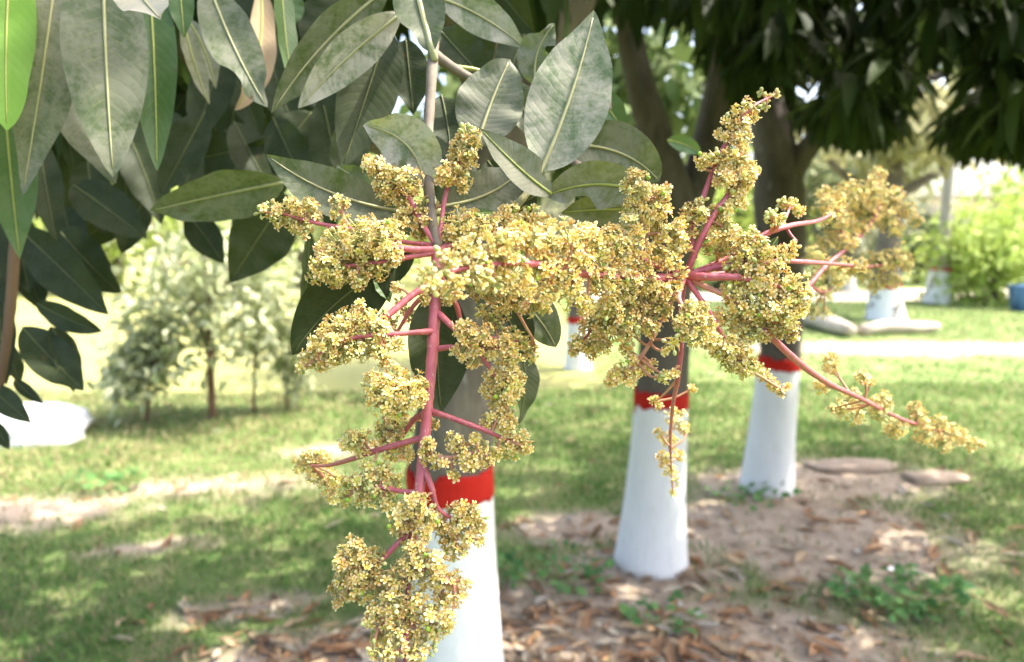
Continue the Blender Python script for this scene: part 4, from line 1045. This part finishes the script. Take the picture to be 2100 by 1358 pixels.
SA = [
  ([HUBA, (893, 600, .428), (888, 700, .42), (880, 800, .412), (872, 890, .405), (862, 990, .398), (848, 1090, .39), (838, 1200, .385), (833, 1330, .375), (828, 1420, .37)], mm(3.2, 3.3, 3.3, 3.0, 3.0, 2.9, 2.2, 1.7, 1.4, .8), 'stem', 'main_stem'),
  ([(897, 505, .432), (868, 462, .44), (838, 405, .445), (790, 360, .447)], mm(1.9, 1.6, 1.3, .7), 'stem', 'side_stem'),
  ([(897, 505, .433), (905, 460, .44), (915, 395, .445), (940, 335, .447), (957, 290, .446)], mm(1.6, 1.4, 1.3, 1.1, .6), 'stem', 'side_stem'),
  ([(895, 512, .43), (850, 512, .426), (806, 508, .424), (740, 500, .424)], mm(2.3, 2.0, 1.8, 1.0), 'stem', 'side_stem'),
  ([(895, 518, .43), (850, 525, .427), (800, 535, .424), (690, 548, .424)], mm(1.9, 1.6, 1.4, .8), 'stem', 'side_stem'),
  ([(893, 503, .435), (820, 495, .44), (725, 472, .436), (646, 457, .435), (575, 437, .435)], mm(1.6, 1.3, 1.4, 1.2, .6), 'stem', 'side_stem'),
  ([(722, 472, .436), (708, 450, .435), (700, 425, .435)], mm(.9, .8, .6), 'stem_pale', 'side_stem'),
  ([(892, 515, .432), (930, 500, .44), (1010, 475, .447), (1090, 455, .45)], mm(2.2, 1.8, 1.4, .8), 'stem', 'side_stem'),
  ([(892, 580, .43), (850, 602, .42), (790, 650, .41), (740, 672, .407)], mm(2.2, 2.0, 1.9, 1.2), 'stem', 'side_stem'),
  ([(886, 680, .42), (850, 682, .412), (790, 687, .405), (720, 694, .403), (650, 728, .402)], mm(2.1, 1.5, 1.4, 1.2, .6), 'stem', 'side_stem'),
  ([(893, 590, .43), (850, 625, .44), (815, 680, .445)], mm(1.6, 1.4, 1.0), 'stem', 'side_stem'),
  ([(897, 640, .425), (930, 672, .415), (965, 700, .41), (1015, 770, .413), (1035, 810, .415)], mm(2.0, 1.7, 1.4, 1.2, .7), 'stem', 'side_stem'),
  ([(893, 716, .42), (930, 712, .415), (975, 715, .41), (1035, 712, .41)], mm(1.9, 1.4, 1.2, .7), 'stem', 'side_stem'),
  ([(900, 560, .432), (935, 625, .445), (960, 680, .452), (1060, 700, .468)], mm(1.7, 1.6, 1.3, .8), 'stem', 'side_stem'),
  ([(896, 530, .434), (960, 560, .45), (1030, 595, .455), (1090, 690, .468)], mm(1.8, 1.4, 1.2, .8), 'stem_pale', 'side_stem'),
  ([(882, 790, .412), (845, 800, .402), (790, 810, .40)], mm(1.6, 1.2, .8), 'stem', 'side_stem'),
  ([(876, 845, .41), (850, 860, .417), (825, 895, .423)], mm(1.9, 1.7, 1.0), 'stem', 'side_stem'),
  ([(878, 842, .41), (910, 852, .406), (960, 870, .405), (1000, 885, .407), (1045, 905, .409)], mm(2.2, 1.5, 1.5, 1.3, .7), 'stem', 'side_stem'),
  ([(872, 897, .405), (830, 908, .408), (770, 925, .413), (720, 942, .43), (670, 955, .47), (635, 955, .52)], mm(2.1, 1.7, 1.7, 1.5, 1.2, .7), 'stem', 'side_stem'),
  ([(868, 935, .40), (920, 938, .396), (960, 930, .395), (995, 925, .395)], mm(1.5, 1.0, .9, .6), 'stem_pale', 'side_stem'),
  ([(862, 1010, .397), (825, 1008, .40), (780, 1000, .404), (730, 1000, .405)], mm(1.6, 1.3, 1.1, .7), 'stem', 'side_stem'),
  ([(870, 960, .40), (885, 1000, .395), (900, 1045, .396), (945, 1072, .40)], mm(1.9, 1.6, 1.2, .8), 'stem', 'side_stem'),
  ([(850, 1085, .39), (815, 1115, .387), (780, 1150, .385), (725, 1170, .385)], mm(1.7, 1.5, 1.2, .7), 'stem', 'side_stem'),
  ([(842, 1140, .387), (880, 1165, .381), (930, 1195, .38)], mm(1.4, 1.1, .7), 'stem', 'side_stem'),
  ([(837, 1240, .383), (800, 1270, .376), (775, 1290, .375)], mm(1.2, 1.0, .6), 'stem', 'side_stem'),
]
panicle('flower_panicle', 'hanging panicle on a straight pink stem before the white trunk', A, SA, 150)

# --- panicle pointing towards the viewer's side of the branch
fd = dict(slope=.0205, x0=1330)
Bc = [
  C(.415, (1399, 560, 14), (1372, 530, 28), (1345, 520, 28), (1385, 590, 16)),
  C(.405, (868, 562, 20, 2), (885, 585, 20, 2), (905, 520, 14, 2), (905, 560, 26, 2), (935, 585, 26, 1), (925, 530, 20, 1), **fd),
  C(.405, (960, 510, 28, 1), (975, 555, 34, 1), (1010, 490, 24, 1), (1015, 530, 34), (1040, 500, 34), (1050, 560, 34), (1010, 580, 22, 1), **fd),
  C(.405, (1085, 490, 34), (1110, 545, 36), (1080, 590, 22), (1130, 500, 34), (1150, 560, 34), (1125, 600, 24), (1060, 470, 18), **fd),
  C(.405, (1170, 490, 32), (1190, 540, 34), (1175, 600, 30), (1205, 480, 28), (1225, 520, 34), (1235, 580, 34), (1200, 630, 22), **fd),
  C(.405, (1265, 520, 34), (1285, 580, 32), (1250, 480, 24), (1300, 500, 28), (1250, 630, 26), (1310, 545, 26), (1330, 580, 24), **fd),
  C(.415, (1300, 358, 16), (1318, 362, 14), (1292, 385, 18), (1312, 395, 26), (1340, 395, 20), (1358, 402, 18), (1366, 388, 12), (1295, 425, 22), (1330, 432, 30), (1362, 430, 18), (1300, 465, 28), (1345, 470, 28), (1375, 480, 26), (1400, 500, 20), (1390, 465, 18)),
  C(.435, (1575, 199, 9, 2), (1562, 189, 6, 2), (1593, 194, 8, 2), (1571, 218, 9, 2), slope=.05, x0=1540),
  C(.43, (1533, 212, 13, 1), (1511, 225, 13), (1549, 220, 11, 1), (1547, 240, 12), (1488, 247, 11), (1503, 260, 16), (1526, 254, 17), (1476, 276, 13), (1511, 284, 16), (1532, 280, 14), (1522, 300, 14), (1490, 280, 10)),
  C(.425, (1438, 325, 15), (1456, 327, 16), (1476, 320, 15), (1498, 320, 18), (1522, 325, 18), (1491, 342, 20), (1515, 345, 20), (1540, 338, 15), (1549, 352, 13), (1535, 362, 18), (1476, 365, 18), (1495, 372, 20), (1515, 380, 22), (1532, 380, 16), (1512, 400, 18), (1520, 413, 14), (1502, 420, 18), (1489, 430, 16), (1440, 340, 12)),
  C(.425, (1440, 412, 11, 2), (1428, 425, 12, 1), (1412, 432, 16), (1434, 440, 20), (1456, 435, 15), (1400, 448, 12), (1472, 452, 20), (1490, 470, 24), (1500, 497, 20), (1462, 488, 18), (1480, 512, 18), (1450, 510, 14), (1420, 480, 18)),
  C(.415, (1536, 486, 20, 1), (1558, 506, 22), (1520, 518, 24), (1502, 545, 18), (1541, 536, 26), (1527, 560, 24), (1558, 560, 24), (1592, 547, 20), (1575, 520, 18), (1545, 500, 18)),
  C(.425, (1589, 515, 12), (1605, 508, 11), (1620, 521, 14), (1630, 505, 11), (1610, 530, 10), k=1),
  C(.415, (1600, 583, 26), (1630, 585, 24), (1636, 609, 24), (1605, 615, 28), (1571, 598, 28), (1536, 590, 26), (1503, 600, 24), (1512, 625, 26), (1545, 628, 26), (1580, 634, 26), (1614, 648, 24), (1640, 635, 18), (1655, 600, 14), (1560, 580, 22)),
  C(.42, (1618, 674, 22), (1598, 676, 16), (1549, 660, 24), (1536, 682, 22), (1563, 686, 18), (1512, 664, 20), (1625, 690, 14), (1575, 660, 20)),
  C(.425, (1589, 446, 19, 2), (1580, 440, 12, 2), (1600, 452, 12, 1)),
  C(.47, (1612, 418, 14, 1), (1628, 424, 16, 1), (1640, 432, 13), (1602, 414, 10, 2)),
  C(.40, (1412, 638, 20), (1437, 634, 18), (1421, 662, 28), (1397, 660, 20), (1446, 664, 24), (1432, 692, 24), (1457, 698, 20), (1405, 685, 16)),
  C(.415, (1474, 715, 22), (1496, 722, 22), (1518, 716, 22), (1492, 744, 20), (1518, 744, 22), (1543, 750, 18), (1527, 766, 16), (1475, 690, 18), (1500, 695, 18), (1480, 650, 20)),
  C(.415, (1313, 607, 28), (1347, 600, 26), (1368, 607, 20), (1358, 634, 22), (1293, 615, 28), (1262, 607, 28), (1240, 638, 28), (1280, 645, 30), (1218, 668, 28), (1250, 680, 28), (1287, 678, 24), (1315, 640, 24), (1333, 672, 20)),
  C(.425, (1183, 703, 18), (1205, 708, 20), (1236, 708, 20), (1176, 722, 12), (1215, 725, 14)),
  C(.42, (1284, 716, 16), (1297, 738, 14), (1322, 752, 17), (1337, 748, 12), (1262, 772, 18), (1290, 780, 16), (1275, 758, 17), (1305, 765, 12), (1250, 785, 11)),
  C(.41, (1366, 772, 15), (1381, 766, 11), (1355, 775, 10), (1377, 708, 17), (1365, 720, 11)),
  C(.52, (1342, 822, 10), (1350, 832, 8), (1420, 797, 8)),
  C(.58, (1385, 858, 18), (1352, 888, 11), (1402, 880, 13), (1372, 905, 15), (1362, 940, 14), (1392, 935, 12), (1374, 965, 13), (1386, 985, 9), (1380, 1010, 7), slopey=.02, y0=900),
  C(.48, (1568, 770, 16), (1585, 788, 15), (1602, 805, 11), (1616, 792, 9), (1555, 760, 13)),
  C(.55, (1700, 442, 11), (1716, 432, 12), (1688, 455, 8), (1725, 418, 10)),
  C(.58, (1735, 540, 11), (1762, 547, 13), (1715, 552, 9), (1690, 530, 8), (1745, 560, 9)),
  C(.56, (1705, 735, 13), (1700, 754, 14), (1684, 788, 14), (1772, 775, 14), (1786, 783, 9), slope=.02, x0=1720),
  C(.60, (1740, 822, 20), (1727, 842, 16), (1754, 858, 14), (1811, 822, 17), (1802, 842, 18), (1705, 838, 8), slope=.02, x0=1740),
  C(.66, (1877, 840, 15), (1882, 860, 18), (1838, 877, 17), (1822, 886, 12), (1895, 893, 18), (1926, 868, 15), (1944, 888, 19), (1935, 910, 16), (1970, 895, 15), (1988, 910, 13), (2010, 910, 8), slope=.02, x0=1880),
]
SB = [
  ([HB, (1360, 570, .415), (1310, 572, .405), (1200, 562, .378), (1080, 540, .355), (960, 550, .33), (880, 565, .315)], mm(2.9, 2.7, 2.5, 2.0, 1.7, 1.3, .8), 'stem', 'main_stem'),
  ([HB, (1425, 520, .423), (1450, 465, .423), (1470, 430, .425), (1495, 395, .428), (1515, 330, .43)], mm(2.0, 1.8, 1.8, 1.7, 1.5, .9), 'stem', 'side_stem'),
  ([(1425, 530, .424), (1420, 470, .428), (1440, 410, .43), (1468, 335, .432), (1500, 275, .432), (1540, 222, .433), (1585, 196, .455)], mm(1.5, 1.5, 1.5, 1.4, 1.2, .9, .5), 'stem', 'side_stem'),
  ([HB, (1325, 560, .415), (1320, 500, .416), (1316, 440, .418), (1312, 375, .418)], mm(1.8, 1.6, 1.5, 1.2, .6), 'stem', 'side_stem'),
  ([HB, (1335, 540, .41), (1300, 520, .408)], mm(1.5, 1.2, .7), 'stem', 'side_stem'),
  ([HB, (1450, 568, .415), (1510, 569, .412), (1570, 580, .413), (1630, 598, .416)], mm(2.6, 2.3, 2.1, 1.5, .7), 'stem', 'side_stem'),
  ([HB, (1440, 555, .424), (1490, 545, .42), (1550, 530, .418)], mm(2.0, 2.0, 1.7, .9), 'stem', 'side_stem'),
  ([HB, (1490, 530, .435), (1560, 485, .435), (1620, 463, .445), (1680, 452, .50), (1720, 430, .58)], mm(1.5, 1.5, 1.6, 1.6, 1.3, .7), 'stem', 'side_stem'),
  ([(1600, 470, .44), (1612, 445, .455), (1620, 425, .468)], mm(1.0, .9, .6), 'stem', 'side_stem'),
  ([(1612, 466, .444), (1622, 482, .442), (1635, 495, .44)], mm(1.0, .8, .5), 'stem', 'side_stem'),
  ([HB, (1490, 560, .43), (1580, 537, .43), (1660, 538, .45), (1760, 545, .60)], mm(1.6, 1.5, 1.5, 1.5, .9), 'stem', 'side_stem'),
  ([HB, (1440, 585, .42), (1490, 608, .415), (1545, 640, .416), (1600, 665, .42)], mm(1.9, 1.7, 1.5, 1.3, .7), 'stem_pale', 'side_stem'),
  ([(1545, 655, .425), (1580, 690, .425), (1640, 745, .45), (1700, 787, .50), (1760, 815, .56), (1850, 860, .64), (1930, 885, .68), (2005, 908, .70)], mm(1.6, 2.0, 2.1, 1.9, 1.8, 1.5, 1.0, .6), 'stem', 'side_stem'),
  ([HB, (1420, 590, .42), (1440, 618, .416), (1455, 640, .41), (1500, 720, .414), (1530, 755, .415)], mm(1.8, 1.7, 1.5, 1.2, 1.0, .6), 'stem', 'side_stem'),
  ([(1530, 755, .415), (1560, 772, .45), (1605, 800, .48)], mm(.8, .8, .5), 'stem_pale', 'side_stem'),
  ([(1390, 777, .43), (1365, 805, .48), (1345, 824, .52)], mm(.9, .7, .5), 'stem_pale', 'side_stem'),
  ([HB, (1392, 610, .41), (1410, 640, .402), (1425, 665, .40)], mm(1.5, 1.3, 1.1, .6), 'stem_pale', 'side_stem'),
  ([HB, (1395, 650, .425), (1397, 710, .425), (1390, 777, .43), (1380, 830, .47), (1375, 900, .55), (1378, 985, .60)], mm(1.5, 1.4, 1.4, 1.5, 1.2, .9, .5), 'stem', 'side_stem'),
  ([HB, (1370, 630, .425), (1355, 660, .425), (1335, 700, .42), (1302, 748, .42), (1272, 772, .42)], mm(1.5, 1.2, 1.1, 1.3, 1.1, .6), 'stem_pale', 'side_stem'),
  ([(1350, 572, .415), (1290, 600, .415), (1240, 640, .416), (1190, 708, .424)], mm(1.6, 1.4, 1.1, .6), 'stem', 'side_stem'),
]
panicle('flower_panicle', 'big star shaped panicle with arms spreading from a pink hub over the middle trunks', Bc, SB, 140)

# --- further panicle seen past the second
Cc = [
  C(.80, (1700, 420, 20), (1740, 400, 24), (1770, 420, 22), (1720, 450, 20), (1690, 395, 12)),
  C(.82, (1790, 392, 24), (1830, 410, 22), (1780, 440, 24), (1820, 450, 20), (1860, 432, 16), (1800, 360, 14), (1840, 470, 14), (1880, 452, 12)),
  C(.80, (1690, 500, 16), (1740, 500, 16), (1715, 480, 14), (1760, 470, 16)),
  C(.82, (1800, 540, 22), (1840, 530, 19), (1770, 560, 17), (1860, 545, 12), (1830, 575, 16), (1795, 585, 14)),
  C(.78, (1720, 570, 17), (1690, 600, 16), (1675, 560, 16), (1665, 640, 13), (1690, 640, 12), (1665, 520, 14), (1700, 550, 14)),
]
SC = [([(1655, 590, .76), (1700, 540, .78), (1760, 490, .80), (1800, 430, .81), (1805, 370, .82)], mm(2.2, 2.2, 1.8, 1.3, .7), 'stem', 'main_stem'),
      ([(1700, 540, .78), (1760, 548, .80), (1850, 540, .82)], mm(1.5, 1.3, .7), 'stem', 'side_stem'),
      ([(1740, 505, .79), (1720, 460, .80), (1700, 420, .80)], mm(1.4, 1.2, .7), 'stem', 'side_stem'),
      ([(1790, 450, .81), (1830, 435, .82), (1870, 440, .82)], mm(1.3, 1.1, .6), 'stem', 'side_stem'),
      ([(1660, 585, .765), (1690, 600, .775), (1720, 580, .78)], mm(1.3, 1.1, .6), 'stem', 'side_stem')]
panicle('flower_panicle', 'blurred golden panicle farther back behind the star shaped one', Cc, SC, 0)
print('TRIS', sum(len(o.data.loops) - 2 * len(o.data.polygons) for o in bpy.data.objects if o.type == 'MESH'), 'OBJ', len(bpy.data.objects))
